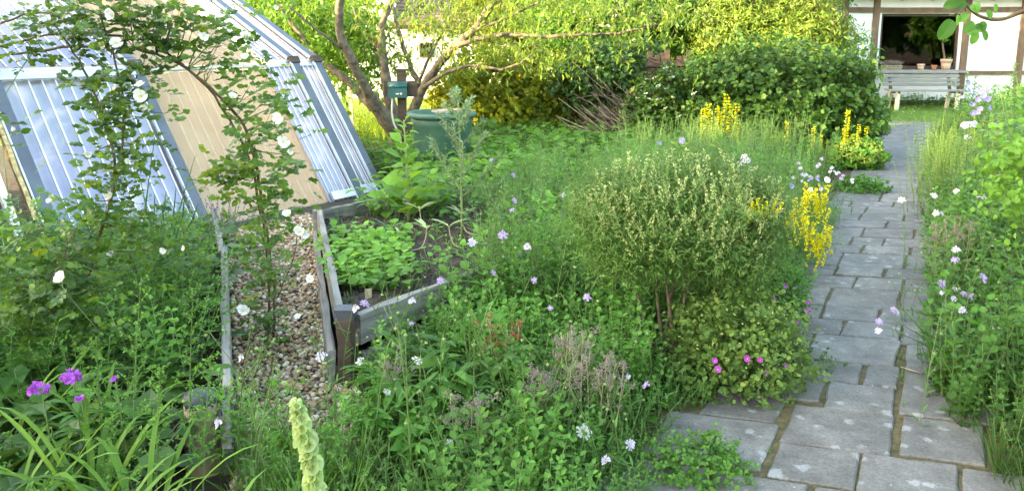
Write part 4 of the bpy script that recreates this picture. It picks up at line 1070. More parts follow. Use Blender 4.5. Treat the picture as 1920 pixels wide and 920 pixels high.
# white flower heads on the elder and on the low shrub
def umbel(g, p, r, m=0, k=26, d=(0,0,1)):
    a = rng.uniform(0,6.28,k); q = r*np.sqrt(rng.random(k))
    pp = np.asarray(p) + np.stack([np.cos(a)*q, np.sin(a)*q, rng.normal(size=k)*r*.12 - q*.2], 1)
    g.put(T_RH, pp, np.stack([np.cos(a), np.sin(a), .2*np.ones(k)], 1), np.array([0,-.25,1.])+rng.normal(size=(k,3))*.4, r*.42, m, None, 1.8)
def flowers_on(parent_name, pts3, r, mat, name='flower_head'):
    par = [o for o in bpy.data.objects if o.name == parent_name][0]
    g = Geo(); umbel(g, (0,0,0), r); me = g.mesh(name, mat)
    for p in pts3:
        link_mesh(name, me, par, tuple(np.array(p)-np.array(par.location)), random.uniform(0,6.28), random.uniform(.7,1.25), random.uniform(.1,.6))
flowers_on('elder_bush', [P(x,y,13.9) for x,y in ((1100,38),(1112,24),(1150,28),(1172,18),(1205,45),(1215,46),(1244,20),(1262,12),(1170,8),(1130,50),(1090,20),(1230,30),(1120,8),(1270,45))], .11, FM['white'])
flowers_on('snowball_shrub', [P(x,y,10.75) for x,y in ((1247,127),(1260,144),(1227,145),(1214,148),(1249,166),(1217,185),(1195,183),(1263,182),(1233,160),(1247,202),(1217,203),(1210,175),(1272,218),(1285,150),(1300,175),(1235,186))], .032, FM['white'])

# ------------------------------------------------------------------ loosestrife spikes
def spike_plant(h=.95, nst=1):
    st = Geo(); st.tube(curve((0,0,0),(0,0,1),h,4,rng.normal(size=3)*.03), [.006,.005,.004,.002], 4)
    lf = Geo(); fl = Geo()
    for i in range(11):
        z = h*(.15+.8*i/11)
        for q in range(3):
            a = q*2.09+i; lf.put(T_LA, [(0,0,z)], [math.cos(a), math.sin(a), .35], [0,0,1.], .09*(1.1-.5*i/11), 0, None, 1.8)
    for i in range(13):
        z = h*(.48+.52*i/13); 
        k = 7; a = rng.uniform(0,6.28,k); r = .022
        fl.put(T_RH, np.stack([np.cos(a)*r*.6, np.sin(a)*r*.6, np.full(k,z)+rng.normal(size=k)*.006], 1), np.stack([np.cos(a),np.sin(a),.3*np.ones(k)],1), rng.normal(size=(k,3))+[0,0,1], .034, 0, None, 1.7)
    return st, lf, fl
LS = [spike_plant(.95) for _ in range(3)]
LSm = [(a.mesh('stem', LM['stem']), b_.mesh('leaves', LM['mid']), c.mesh('flower_spike', FM['yellow'])) for a, b_, c in LS]
def loosestrife(px, py_top, Y, label, group):
    top = P(px, py_top, Y); s_ = top[2]/.95
    t = thing('yellow_loosestrife', label, 'flower', (top[0], Y, 0), group)
    st, lf, fl = random.choice(LSm)
    for nm, me in (('stem', st), ('leaves', lf), ('flower_spike', fl)):
        o = link_mesh(nm, me, t, (0,0,0), random.uniform(0,6.28), s_)
        if nm == 'leaves': o['kind'] = 'stuff'
for (px, py) in ((1319,200),(1332,206),(1345,196),(1363,174),(1372,192),(1383,192),(1329,192),(1351,206)):
    loosestrife(px, py, 10.1, 'short yellow loosestrife spike standing in front of the middle of the currant bush', 'loosestrife spikes in front of the middle of the currant bush')
for i, (px, py) in enumerate(((1526,236),(1540,252),(1590,204),(1611,232),(1625,236),(1600,250),(1476,226),(1583,240),(1552,262))):
    if i == 2: loosestrife(px, py, 9.9, 'tallest yellow loosestrife spike, at the right end of the currant bush', None)
    else: loosestrife(px, py, 9.9+.1*(i % 3), 'yellow loosestrife spike at the path end of the currant bush, lower than the tallest', 'lower loosestrife spikes at the path end of the currant bush')

# ------------------------------------------------------------------ lady's mantle and other edging clumps
def clump(name, label, cat, loc, r, h, n, leaf, mat, tpl=T_RH, wide=1.3, k=5, L=.06, fmat=None, fn=0, fs=.012, group=None, fname='flowers', tilt=0):
    t = thing(name, label, cat, (loc[0], loc[1], 0), group)
    g = bush_crown([((loc[0],loc[1],h*.35),(r,r*.85,h*.65),1)], n, leaf, tpl, k, L, 0, wide, 0, (.35,1.05), 1, .2)
    stuff(g.build('foliage', [mat, LM['stem']], t))
    if fmat is not None:
        v = nz(rng.normal(size=(fn,3))); v[:,2] = abs(v[:,2])
        p = np.array([loc[0],loc[1],h*.35]) + v*np.array([r,r*.85,h*.72])*rng.uniform(.9,1.12,(fn,1))
        g = Geo()
        for q in range(5):
            g.put(T_RH, p+rng.normal(size=(fn,3))*fs*.3, v*.4+rng.normal(size=(fn,3)), v+rng.normal(size=(fn,3))*.3, fs*rng.uniform(.7,1.2,fn), 0, None, 1.8)
        stuff(g.build(fname, fmat, t))
    return t
clump('ladys_mantle', 'lime yellow mound of lady\'s mantle spilling onto the path edge', 'plant', G(1605,318), .34, .36, 420, .05, LM['fresh'], T_RO, 1.6, fmat=FM['lime'], fn=700, fs=.022)
clump('edging_plant', 'low green rosette flopping over the pale slabs below the lady\'s mantle', 'plant', G(1615,362), .26, .13, 260, .045, LM['mid'], T_OV, 1.2, fmat=None)
clump('creeping_herb', 'low bright green herb mound growing on the near corner of the path', 'plant', G(1300,893), .20, .13, 520, .018, LM['fresh'], T_OV, 1.3, k=6, L=.05)
t_ = clump('cranesbill', 'cranesbill mound with pink flowers right of the broom stems, fallen petals below', 'plant', (G(1395,742)[0]-.02, G(1395,742)[1]+.10), .30, .44, 2300, .019, LM['ger'], T_RO, 1.3, k=5, L=.09, fmat=FM['paleyellow'], fn=150, fs=.006, fname='buds')
t2_ = clump('cranesbill', 'smaller cranesbill mound with magenta flowers further up the path edge', 'plant', (G(1445,612)[0]-.04, G(1445,612)[1]+.12), .25, .42, 1500, .018, LM['mid'], T_RO, 1.3, k=5, L=.08)
clump('edging_plant', 'ferny green tuft on the path edge below the yellow flowered broom', 'plant', (G(1520,500)[0]-.12, G(1520,500)[1]+.1), .22, .26, 420, .03, LM['mid'], T_NE, 1.5)
clump('edging_plant', 'green tuft on the path edge left of the second row of pale slabs', 'plant', (G(1562,425)[0]-.1, G(1562,425)[1]+.1), .20, .18, 300, .03, LM['mid'], T_NE, 1.5)
clump('spurge_seedling', 'small dusky weed sprawling onto the slabs beside the cranesbill', 'plant', G(1520,690), .14, .07, 90, .02, LM['dark'], T_OV, 1.2)
def five_petal(r, mat, m_c=None, cup=.25, n=5, w_=1.1, name='flower'):
    g = Geo()
    for i in range(n):
        a = i*2*math.pi/n; g.put(T_PET, [(0,0,0)], [math.cos(a), math.sin(a), cup], [0,0,1.], r, 0, .3+.14*i, w_)
    g.put(T_BLOB, [(0,0,.1*r)], [0,1,0], [0,0,1], r*.45, 1, .5)
    return g.mesh(name, [mat, m_c or FM['lime']])
ger_f = five_petal(.020, FM['pink'], FM['paleyellow'])
for t, pl in ((t_, ((1340,676),(1346,692),(1401,672),(1425,674),(1473,686),(1436,700))), (t2_, ((1472,537),(1515,582),(1516,567),(1495,603),(1452,560)))):
    for (px, py) in pl:
        Y = t.location.y - .25; p = P(px, py, Y); link_mesh('flower', ger_f, t, tuple(p - np.array(t.location)), random.uniform(-.8,.8), random.uniform(.6,.85), 1.0, random.uniform(-.4,.4))
# petals fallen on the slabs
g = Geo(); pp = []
for px0, px1, py in ((1330,1480,748),(1370,1470,757),(1480,1500,705)):
    for i in range(34):
        x, y = G(random.uniform(px0,px1), py+random.gauss(0,6)); pp.append((x, y, .036))
g.put(T_RH, pp, np.column_stack([rng.normal(size=(len(pp),2)), np.zeros(len(pp))]), [0,0,1.], .014, 0, None, 1.6)
stuff(g.build('fallen_petals', FM['pink']), 'magenta petals fallen on the slabs under the cranesbill', 'petals')

# ------------------------------------------------------------------ big broom shrub in the middle
bc = np.array([G(1245,712)[0], G(1245,712)[1], 0])
broom = thing('broom_shrub', 'round bushy broom full of pale yellow flower sprays on bare brown stems', 'shrub', tuple(bc))
ctr = np.array([P(1268,450,3.95)[0], 3.97, .745])
BL = [(ctr, (.48,.40,.24), 1), (ctr+[-.22,-.02,-.05], (.28,.3,.22), .5), (ctr+[.22,-.02,-.06], (.28,.3,.22), .5), (ctr+[.0,-.12,-.12], (.40,.28,.18), .45), (ctr+[-.34,-.05,.0],(.16,.18,.14),.2), (ctr+[.32,-.08,.02],(.17,.18,.15),.22), (ctr+[.14,0,.13],(.18,.2,.13),.2), (ctr+[-.14,-.05,.11],(.2,.2,.12),.2), (ctr+[.28,-.10,-.22],(.20,.2,.15),.2), (ctr+[-.28,-.05,-.20],(.16,.2,.12),.12)]
g = bush_crown(BL, 2100, .032, T_NE, 9, .17, 0, 1.8, 0, (.35,1.12), 1, .35, upb=1.0)
g2 = bush_crown(BL, 900, .02, T_RH, 6, .12, 0, 1.0, 0, (.3,1.0), 1, .1, upb=.6)
g.merge(g2); stuff(g.build('foliage', [LM['broom'], LM['stem']], broom))
for i, (px, py) in enumerate(((1190,540),(1230,520),(1262,540),(1300,520),(1345,545),(1245,470),(1290,450))):
    tip = P(px, py, 3.95); g = Geo(); a = i*.9; p0 = bc + [.03*math.cos(a)+(.05 if i > 3 else 0), .03*math.sin(a), 0]
    limb(g, [p0, p0*.6+tip*.4+[0,0,.02]+rng.normal(size=3)*.015, tip, tip+[(tip[0]-bc[0])*.4,0,.2]], .011, .005, 6, wob=.003); g.build('stem', noisemat('reddish_stem', (.07,.045,.03), (.19,.13,.09), 25, .9, .4) if i == 0 else bpy.data.materials['reddish_stem'], broom)
# flower sprays
def spray(L=.085, k=20):
    g = Geo(); c = curve((0,0,0), (0,0,1), L, 4, (L*.35, 0, -L*.25))
    g.tube(c, .0012, 3, 1)
    t = rng.uniform(.15, 1, k); p = along(c, t)
    a = rng.uniform(0,6.28,k); g.put(T_RH, p, np.stack([np.cos(a), np.sin(a), .9*np.ones(k)],1), rng.normal(size=(k,3))+[0,0,1], rng.uniform(.009,.0135,k), 0, None, 1.2)
    return g
sp3 = [spray() for _ in range(5)]
spm = [q.mesh('flower_spray', [FM['paleyellow'], LM['stem']]) for q in sp3]
sprays = []
for i in range(900):
    b_ = BL[rng.choice(10, p=[.34,.13,.13,.08,.06,.08,.06,.06,.04,.02])]; v = nz(rng.normal(size=3)); v[2] = abs(v[2])*1.0-.15; v = nz(v)
    if v[1] > .5: v[1] *= -1
    sprays.append((np.array(b_[0])+v*np.array(b_[1])*rng.uniform(.92,1.12), v))
sprays.sort(key=lambda q: q[0][1])
gs = Geo()
for i, (p, v) in enumerate(sprays):
    if i < 280:
        o = link_mesh('flower_spray', spm[i % 5], broom, tuple(p-bc), random.uniform(0,6.28), random.uniform(.7,1.35), v[1]*-.5, v[0]*.6)
    else: gs.merge(sp3[i % 5], p, random.uniform(0,6.28), random.uniform(.7,1.35), (v[0]*.5, v[1]*.5))
stuff(gs.build('flower_sprays', [FM['paleyellow'], LM['stem']], broom))

# yellow flowering broom by the path
yb0 = G(1475,520)
yb = thing('yellow_broom', 'feathery broom covered in bright yellow flower spikes at the path edge', 'shrub', (yb0[0], yb0[1], 0))
g = bush_crown([((yb0[0]+.02,yb0[1]+.1,.30),(.30,.25,.30),1),((yb0[0]-.22,yb0[1]+.1,.28),(.22,.22,.26),.5)], 900, .035, T_NE, 8, .12, 0, 1.6, 0, (.3,1.05), 1, .1, upb=.8)
stuff(g.build('foliage', [LM['fennel'], LM['stem']], yb))
def yspike(h=.16):
    g = Geo(); c = curve((0,0,0),(0,0,1),h,4,(h*.2,0,0)); g.tube(c, .0015, 3, 1)
    k = 30; t = rng.uniform(.1,1,k); p = along(c,t); a = rng.uniform(0,6.28,k)
    g.put(T_RH, p, np.stack([np.cos(a),np.sin(a),.4*np.ones(k)],1), rng.normal(size=(k,3))+[0,0,1], .017, 0, None, 1.8); return g.mesh('flower_spike', [FM['yellow'], LM['stem']])
ysp = [yspike() for _ in range(4)]
for (px, py, Y) in [(1425+random.uniform(-22,34), 388+random.gauss(0,13), 5.2) for _ in range(20)] + [(1515+random.uniform(-34,34), 385+random.gauss(0,18), 5.2) for _ in range(34)] + [(1525+random.gauss(0,16), 450+random.gauss(0,18), 5.05) for _ in range(26)] + [(1500+random.gauss(0,16), 420+random.gauss(0,12), 5.1) for _ in range(10)]:
    p = P(px, py, Y); link_mesh('flower_spike', random.choice(ysp), yb, (p[0]-yb0[0], p[1]-yb0[1], p[2]-.08), random.uniform(0,6.28), random.uniform(.6,1.1), random.uniform(-.5,.3), random.uniform(-.5,.5))
q0 = P(1432, 390, 3.66)
yb2 = thing('yellow_broom', 'few bright yellow spikes against the upper right side of the big round shrub', 'shrub', (q0[0]-.02, 3.70, 0))
for i in range(3):
    g = Geo(); e = P(1418+i*16, 392, 3.66+i*.02); limb(g, [(q0[0]-.02,3.70,0),(q0[0]-.01+(i-1)*.02,3.70,q0[2]*.6),tuple(e)], .003, .0015, 4)
    c = np.array([(q0[0]-.02,3.70,0.),tuple(e)]); k = 40; tt = rng.uniform(.3,1,k); g.put(T_NE, along(c,tt), rng.normal(size=(k,3))+[0,0,.6], rng.normal(size=(k,3)), .035, 1, None, 1.6); g.build('stem', [LM['stem'], LM['fennel']], yb2)
for i in range(17):
    p = P(1400+random.uniform(0,56), 388+random.gauss(0,11), 3.66+random.uniform(-.03,.05)); link_mesh('flower_spike', random.choice(ysp), yb2, (p[0]-q0[0]+.02, p[1]-3.70, p[2]-.05), random.uniform(0,6.28), random.uniform(.3,.55), random.uniform(-.5,.4), random.uniform(-.5,.5))
for i in range(4):
    g = Geo(); limb(g, [(yb0[0],yb0[1],0),(yb0[0]+(i-1.5)*.08,yb0[1],.25),(yb0[0]+(i-1.5)*.15,yb0[1]-.02,.5)], .006, .003, 4); g.build('stem', LM['stem'], yb)

# ------------------------------------------------------------------ undergrowth: variants of each low plant, then masses
V_mint  = [herb(.33, 4, .050, T_OV, 8, .08, 0, 1.15, top=.6) for _ in range(6)]
V_bigmint = [herb(.42, 3, .065, T_OV, 8, .08, 0, 1.2, top=.55) for _ in range(4)]
V_small = [herb(.16, 5, .020, T_OV, 6, .08, 0, 1.2, lean=.6) for _ in range(5)]
V_soft  = [herb(.45, 3, .042, T_RH, 12, .07, 0, 1.1, br=.8) for _ in range(5)]
V_feath = [feathery(.55, 6) for _ in range(5)]
V_feathS= [feathery(.32, 7, dens=7, leaf=.07) for _ in range(4)]
V_broad = [broad(9, .10, .20) for _ in range(4)]
V_potato= [broad(16, .085, .34, T_OV, up=1.1) for _ in range(4)]
V_round = [broad(7, .11, .28, T_RO, wide=1.1, up=1.2) for _ in range(4)]
V_grass = [strap(22, .38, .007, 0, .06, .35, .35) for _ in range(5)]
V_grassS= [strap(26, .18, .005, 0, .06, .5, .4, 3) for _ in range(4)]
V_peony = [broad(6, .16, .26, T_LA, wide=1.7, up=1.2) for _ in range(3)]
def peony():
    g = Geo()
    for i in range(5):
        a = i*1.3+rng.normal()*.3; d = nz([math.cos(a)*.7, math.sin(a)*.7, 1.1]); L = rng.uniform(.22,.34); tip = d*L
        g.tube([(0,0,0), tip*.6, tip], [.004,.0035,.003], 4, 1)
        for q in range(15):
            b_ = a+rng.uniform(-1.5,1.5); p = tip*(1-.25*(q//3)/3)
            g.put(T_LA, [p], [math.cos(b_), math.sin(b_), rng.uniform(-.1,.7)], np.array([0,0,1.])+rng.normal(size=3)*.3, rng.uniform(.09,.14), 0, None, 1.1)
    return g
V_peony = [peony() for _ in range(3)]
def mats(k): return [LM[k], LM['stem']]
left_edge = [(.45,2.0),(.50,2.72),(.62,3.15),(.95,3.42),(1.05,3.6),(1.42,4.35),(1.80,5.0),(2.35,6.1),(2.85,7.1),(3.2,8.0),(3.75,9.0),(4.2,10.0)]
def near_path(x, y):
    """smaller plants right at the kerb of the path"""
    xe = np.interp(y, [p[1] for p in left_edge], [p[0] for p in left_edge]); return min(1.0, .28+max(0, xe-x)*2.0)
Z_front = [(-.95,1.55),(.40,1.55),(.48,2.72),(.60,3.15),(.92,3.42),(1.2,4.0),(.9,4.5),(-.05,4.35),(-.66,3.55),(-.55,2.85),(-1.02,2.55)]
Z_mid = [(-.05,4.35),(1.1,4.2),(1.42,4.4),(1.78,5.05),(2.85,7.2),(3.1,8.1),(1.2,8.0),(.62,7.8),(.40,5.2)]
Z_back = [(-.9,7.0),(.55,7.95),(1.2,8.0),(3.1,8.1),(4.2,10.1),(4.9,11.2),(3.6,10.9),(1.9,11.5),(.6,11.9),(-1.2,11.9),(-1.3,9.6)]
PEO = [(-.60,2.85),(-.12,2.75),(-.02,3.1),(-.12,3.45),(-.48,3.45)]
hf = lambda x, y: (.5 if inpoly([x],[y],PEO)[0] else 1.0)*near_path(x, y)*(1.0 if y > 2.6 else .62+.2*(y-1.55))
def noise_gate(sd, lo):
    def f(x, y): return 1.0 if math.sin(x*3.1+sd)+math.sin(y*2.7+sd*1.7)+math.sin((x+y)*1.9+sd*.6) > lo else 0.0
    return f
n1_, n2_, n3_ = noise_gate(1, -.2), noise_gate(2.4, .1), noise_gate(4.2, .3)
fill('creeping_ground_cover', Z_front, 190, V_small, mats('mid'), 'low leafy ground cover filling the front bed', 'ground cover', lambda x,y: 1.1*near_path(x,y)**.3)
fill('mint_growth', Z_front, 110, V_mint, mats('mid'), 'mint-like leafy stems filling the front bed', 'herbs', lambda x,y: hf(x,y)*n1_(x,y))
fill('soft_leafy_growth', Z_front, 34, V_soft, mats('fresh'), 'soft bright green leafy stems in the front bed', 'herbs', lambda x,y: .8*hf(x,y)*n2_(x,y))
fill('broad_leafed_growth', Z_front, 26, V_bigmint+V_broad, mats('fresh'), 'broader leafed weeds among the herbs of the front bed', 'weeds', lambda x,y: .75*hf(x,y)*noise_gate(6.1,-.3)(x,y))
fill('ferny_growth', Z_front, 22, V_feathS, mats('fennel'), 'ferny leaved stems in the front bed', 'herbs', lambda x,y: hf(x,y)*n3_(x,y))
fill('grass_tufts', [(-1.0,1.5),(.2,1.5),(.1,2.4),(-.5,2.7),(-1.0,2.6)], 22, V_grass, mats('grass'), 'long grass at the very front of the garden', 'grass', lambda x,y: .75)
fill('peony_leaves', PEO, 34, V_peony, mats('fresh'), 'glossy pointed leaves of a peony clump below the raised bed corner', 'leaves', lambda x,y: 1.12)
fill('feathery_growth', Z_mid, 46, V_feath, mats('fennel'), 'feathery tall green growth behind the broom shrub', 'herbs', lambda x,y: near_path(x,y)*1.05)
fill('soft_leafy_growth', Z_mid, 46, V_soft, mats('fresh'), 'soft leafy stems between raised bed and path', 'herbs', lambda x,y: near_path(x,y)*1.1)
fill('creeping_ground_cover', Z_mid, 70, V_small, mats('mid'), 'low ground cover between raised bed and path', 'ground cover', lambda x,y: 1.4)
fill('soft_leafy_growth', [(-.28,4.25),(.36,5.12),(.45,5.0),(-.1,4.1)], 130, V_soft+V_bigmint, mats('fresh'), 'leafy stems hiding the right half of the grey front plank', 'herbs', lambda x,y: 1.25)
fill('feathery_growth', [(-.22,4.75),(.28,5.3),(.5,7.8),(.0,7.3),(-.15,5.6)], 40, V_feath+V_soft, mats('fennel'), 'tall soft growth covering the right side of the raised bed', 'herbs', lambda x,y: .85, z=.22)
fill('potato_foliage', Z_back, 42, V_potato, mats('salad'), 'potato-like leafy rows in front of the hedge', 'vegetables', lambda x,y: near_path(x,y)*(1.25 if x < 2.2 else .55))
fill('feathery_growth', [(1.0,8.0),(3.1,8.1),(4.2,10.1),(4.2,10.8),(2.4,11.0),(1.4,9.6)], 26, V_feath, mats('fennel'), 'bright feathery growth in front of the currant bush', 'herbs', lambda x,y: near_path(x,y)*1.15)
fill('mint_growth', Z_back, 16, V_mint, mats('mid'), 'leafy stems under the potato rows', 'herbs', lambda x,y: near_path(x,y)*1.1)
fill('barrel_weeds', [(-1.45,8.75),(-.9,7.7),(.4,8.0),(.3,9.0),(-.3,10.2),(-2.2,11.2),(-2.6,10.0)], 40, V_mint+V_broad, mats('mid'), 'leafy weeds round the foot of the green barrel and fruit tree', 'weeds', lambda x,y: 1.0)
fill('tall_meadow_grass', [(-7,12.0),(-1,12.0),(1.5,13.2),(1.5,16),(-7,16)], 18, V_grass+V_mint, mats('yellow'), 'sunlit tall grass and weeds beyond the fruit tree', 'grass', lambda x,y: 1.25)
fill('hedge_bottom_growth', [(-.5,11.5),(4.9,10.9),(5.4,11.5),(4.5,12.2),(0,12.8)], 24, V_mint+V_soft, mats('mid'), 'leafy growth along the foot of the hedge', 'weeds', lambda x,y: 1.1)
# lawn blades and daisies
fill('lawn_grass', [(5.0,14.45),(9.6,14.45),(11.5,16),(11.5,19.4),(6.0,19.4)], 70, V_grassS, mats('lawn'), 'short mown grass of the lawn', 'grass', lambda x,y: .42)
g = Geo(); pts_ = scatter([(7.4,16.5),(10.6,16.5),(10.8,19),(7.6,19)], 5)
for x, y in pts_: g.put(T_RO, [(x-.02,y,.085)], [1,0,.1], [0,-.3,1.], .028, 0, None)
stuff(g.build('daisies', FM['white']), 'tiny white daisies scattered over the lawn below the bench', 'daisies')
fill('house_foot_growth', [(8.3,19.0),(11.0,19.0),(11.0,19.6),(8.3,19.6)], 40, V_mint+V_round, mats('mid'), 'dark leafy plants along the foot of the house wall behind the bench', 'plants', lambda x,y: .9)

fill('gravel_weeds', [(-1.05,2.55),(-.5,2.6),(-.55,3.45),(-.85,3.55),(-1.15,3.3)], 60, V_small+V_soft, mats('fresh'), 'weeds growing up through the near end of the gravel', 'weeds', lambda x,y: .9 if y < 2.95 else .55*noise_gate(3.3,-.2)(x*2,y*2))
fill('gravel_weeds', [(-1.15,3.2),(-.9,3.5),(-1.5,5.9),(-2.2,6.2),(-1.85,4.95)], 16, V_small, mats('mid'), 'few seedlings scattered in the pebbles', 'weeds', lambda x,y: .7)
fill('gravel_grass', [(-1.08,2.35),(-.45,2.35),(-.5,2.75),(-.85,3.05),(-1.05,3.15)], 60, V_grass, mats('strap'), 'grass blades over the near end of the gravel', 'grass', lambda x,y: .75)
# left border
Z_left = [(-1.22,2.75),(-1.30,2.2),(-1.25,1.5),(-3.0,1.5),(-4.6,3.9),(-3.6,5.3),(-2.75,6.2),(-2.35,6.0),(-1.92,4.95)]
fill('creeping_ground_cover', Z_left, 80, V_small+V_broad, mats('dark'), 'low dark leaves covering the left border', 'ground cover', lambda x,y: 1.1, z=.13)
fill('leafy_border_growth', [(-1.35,3.1),(-3.0,3.0),(-4.2,4.1),(-3.3,5.2),(-2.5,5.9),(-1.9,4.9)], 60, V_mint+V_soft, mats('mid'), 'lush leafy growth in the left border below the greenhouse', 'herbs', lambda x,y: .95+.10*math.sin(3*x), z=.13)
fill('rounded_leaf_growth', [(-1.35,2.9),(-2.3,2.6),(-2.8,3.3),(-1.9,3.9)], 22, V_round, mats('mid'), 'large rounded leaves of mallow-like plants in the left border', 'plants', lambda x,y: 1.0, z=.13)
fill('thyme_like_growth', [(-1.15,1.6),(-2.0,1.6),(-2.1,2.6),(-1.25,2.7)], 70, V_soft+V_mint, mats('fresh'), 'fresh leafy stems at the front of the left border', 'herbs', lambda x,y: .62, z=.1)
V_lily = [strap(26, .62, .017, 0, .06, .42, .75, 7) for _ in range(4)]
for i, (px, py, Y) in enumerate(((40,800,2.35),(150,830,2.3),(240,860,2.2),(90,880,1.95),(-30,850,2.2),(300,880,1.75),(180,760,2.75),(20,740,2.8))):
    x = P(px, 700, Y)[0]
    t = thing('daylily_clump', ['arching strap leaves under the purple flowers','arching strap leaf clump right of the purple flowers','bright strap leaf clump left of the capped log post','strap leaf clump at the bottom left of the picture','strap leaf clump cut by the left edge of the picture','low strap leaf clump in front of the capped log post','strap leaves behind the purple flowers in the left border','strap leaves at the left edge level with the purple flowers'][i], 'plant', (x, Y, .1))
    stuff(link_mesh('leaves', V_lily[i % 4].mesh('leaves', LM['strap']), t, (0,0,0), random.uniform(0,6.28), random.uniform(.8,1.05)))

# right border, rising away from the path
R_in = [(1.84,2.75),(1.96,3.3),(2.08,3.62),(2.30,4.1),(2.64,4.75),(2.78,5.0),(3.30,5.9),(4.05,7.4),(5.55,10.5),(6.95,13.1)]
Z_right = R_in + [(7.6,14.2),(9.3,14.2),(10.2,12.5),(7.6,9.5),(5.2,6.2),(3.6,3.6),(2.7,2.0),(1.8,1.9)]
def hr(x, y):
    xe = np.interp(y, [p[1] for p in R_in], [p[0] for p in R_in]); return min(1.55, .40+max(0, x-xe)*1.0)
fill('creeping_ground_cover', Z_right, 60, V_small, mats('fresh'), 'low leafy cover spilling over the right edge of the path', 'ground cover', lambda x,y: 1.25)
fill('creeping_ground_cover', [(1.88,2.75),(1.92,3.5),(2.24,4.1),(2.60,4.75),(3.26,5.9),(3.85,7.2),(4.3,7.2),(3.6,5.8),(2.9,4.6),(2.5,3.4),(2.3,2.6)], 90, V_small+V_mint, mats('mid'), 'dense leafy growth along the near right edge of the path', 'ground cover', lambda x,y: 1.25 if y > 3.2 else .8)
fill('soft_leafy_growth', Z_right, 30, V_soft+V_bigmint, mats('fresh'), 'tall soft leafy stems in the right border', 'herbs', lambda x,y: hr(x,y)*n1_(x,y))
fill('mint_growth', Z_right, 44, V_mint+V_bigmint, mats('mid'), 'leafy herb stems in the right border', 'herbs', lambda x,y: 1.25*hr(x,y)*n2_(x,y))
fill('feathery_growth', Z_right, 12, V_feath, mats('fennel'), 'feathery growth in the right border', 'herbs', lambda x,y: .95*hr(x,y))
fill('grass_tuft', [(1.74,2.2),(1.85,2.95),(2.15,2.95),(2.3,2.2)], 90, V_grass, mats('grass'), 'dense fine grass tuft at the lower right corner of the path', 'grass', lambda x,y: .62+.5*max(0,x-1.9))
V_pspike = [herb(.5, 4, .022, T_RH, 16, .08, 0, 1.3, lean=.2, sm=1, top=.7) for _ in range(4)]
fill('pale_spike_growth', [(3.55,7.0),(4.6,9.0),(6.2,11.6),(7.6,11.6),(6.6,9.4),(5.0,7.2)], 26, V_pspike, mats('yellow'), 'yellow-green spiky sage stems leaning over the far right edge of the path', 'plants', lambda x,y: 1.15)
shrub('spindle_shrub', 'light green leafy shrub at the right edge of the picture', 'bush', (P(1915,300,4.3)[0]+.22, 4.35),
      [((P(1915,300,4.3)[0]+.16,4.35,.90),(.20,.3,.30),1)], 260, .045, LM['salad'], T_OV, 6, .16, 1.3, gap=.1, stems=4, shell=(.1,1.1))
def tall_plant(px, py_top, Y, label, h0=1.3):
    top = P(px, py_top, Y); t = thing('tall_leafy_plant', label, 'plant', (top[0], Y, 0))
    for i in range(5):
        x = top[0]+rng.normal()*.13; hh = top[2]*rng.uniform(.8,1)
        g = Geo(); c = limb(g, [(x,Y+rng.normal()*.08,0),(x+rng.normal()*.03,Y,hh*.5),(x+rng.normal()*.05,Y,hh)], .006, .002, 4)
        k = 110; tt = rng.uniform(.1,1,k); p = along(c, tt); a = rng.uniform(0,6.28,k)
        g.put(T_LA, p, np.stack([np.cos(a),np.sin(a),.5*np.ones(k)],1), [0,0,1.], .085*(1.15-.5*tt), 1, None, 1.1)
        g.build('stem', [LM['stem'], LM['fresh']], t)
tall_plant(1883, 112, 6.6, 'tallest leafy plant standing against the white wall at the right')
tall_plant(1862, 165, 7.4, 'leafy plant left of the tallest one, behind the violet flowers')
tall_plant(1905, 190, 5.6, 'tall leafy plant at the right edge above the light green shrub')

# ------------------------------------------------------------------ scabious: nodding flower heads on long thin stems
def scab_head():
    g = Geo(); k = 12
    for ring_, r, up_ in ((0,.023,.1),(1,.016,.55),(2,.010,1.2)):
        a = np.arange(k)*2*math.pi/k + ring_*.26 + rng.normal(size=k)*.09
        g.put(T_PET, np.zeros((k,3)), np.stack([np.cos(a),np.sin(a),up_+rng.normal(size=k)*.14],1), np.array([0,0,1.])+rng.normal(size=(k,3))*.35, r*rng.uniform(.75,1.1,k), 0, None, .42)
    n = 16; a = np.arange(n)*2.4; q = .009*np.sqrt(np.arange(n)/n)
    g.put(T_BLOB, np.stack([np.cos(a)*q,np.sin(a)*q,.006-q*.3],1), [0,1,0],[0,0,1], .0045, 1)
    g.put(T_BLOB, [(0,0,-.002)], [0,1,0],[0,0,1], .011, 2)
    return g
SH = {k: scab_head().mesh('flower_head', [FM[k], FM['white'], LM['stem']]) for k in ('lilac','palelilac','white')}
budg = Geo(); budg.put(T_BLOB, [(0,0,0)], [0,1,0],[0,0,1], .013, 0, .5); budg.put(T_NE, np.zeros((8,3)), np.stack([np.cos(np.arange(8)*.785),np.sin(np.arange(8)*.785),.3*np.ones(8)],1), [0,0,1.], .011, 0, .6, 1.5)
budm = budg.mesh('bud', LM['pale'])
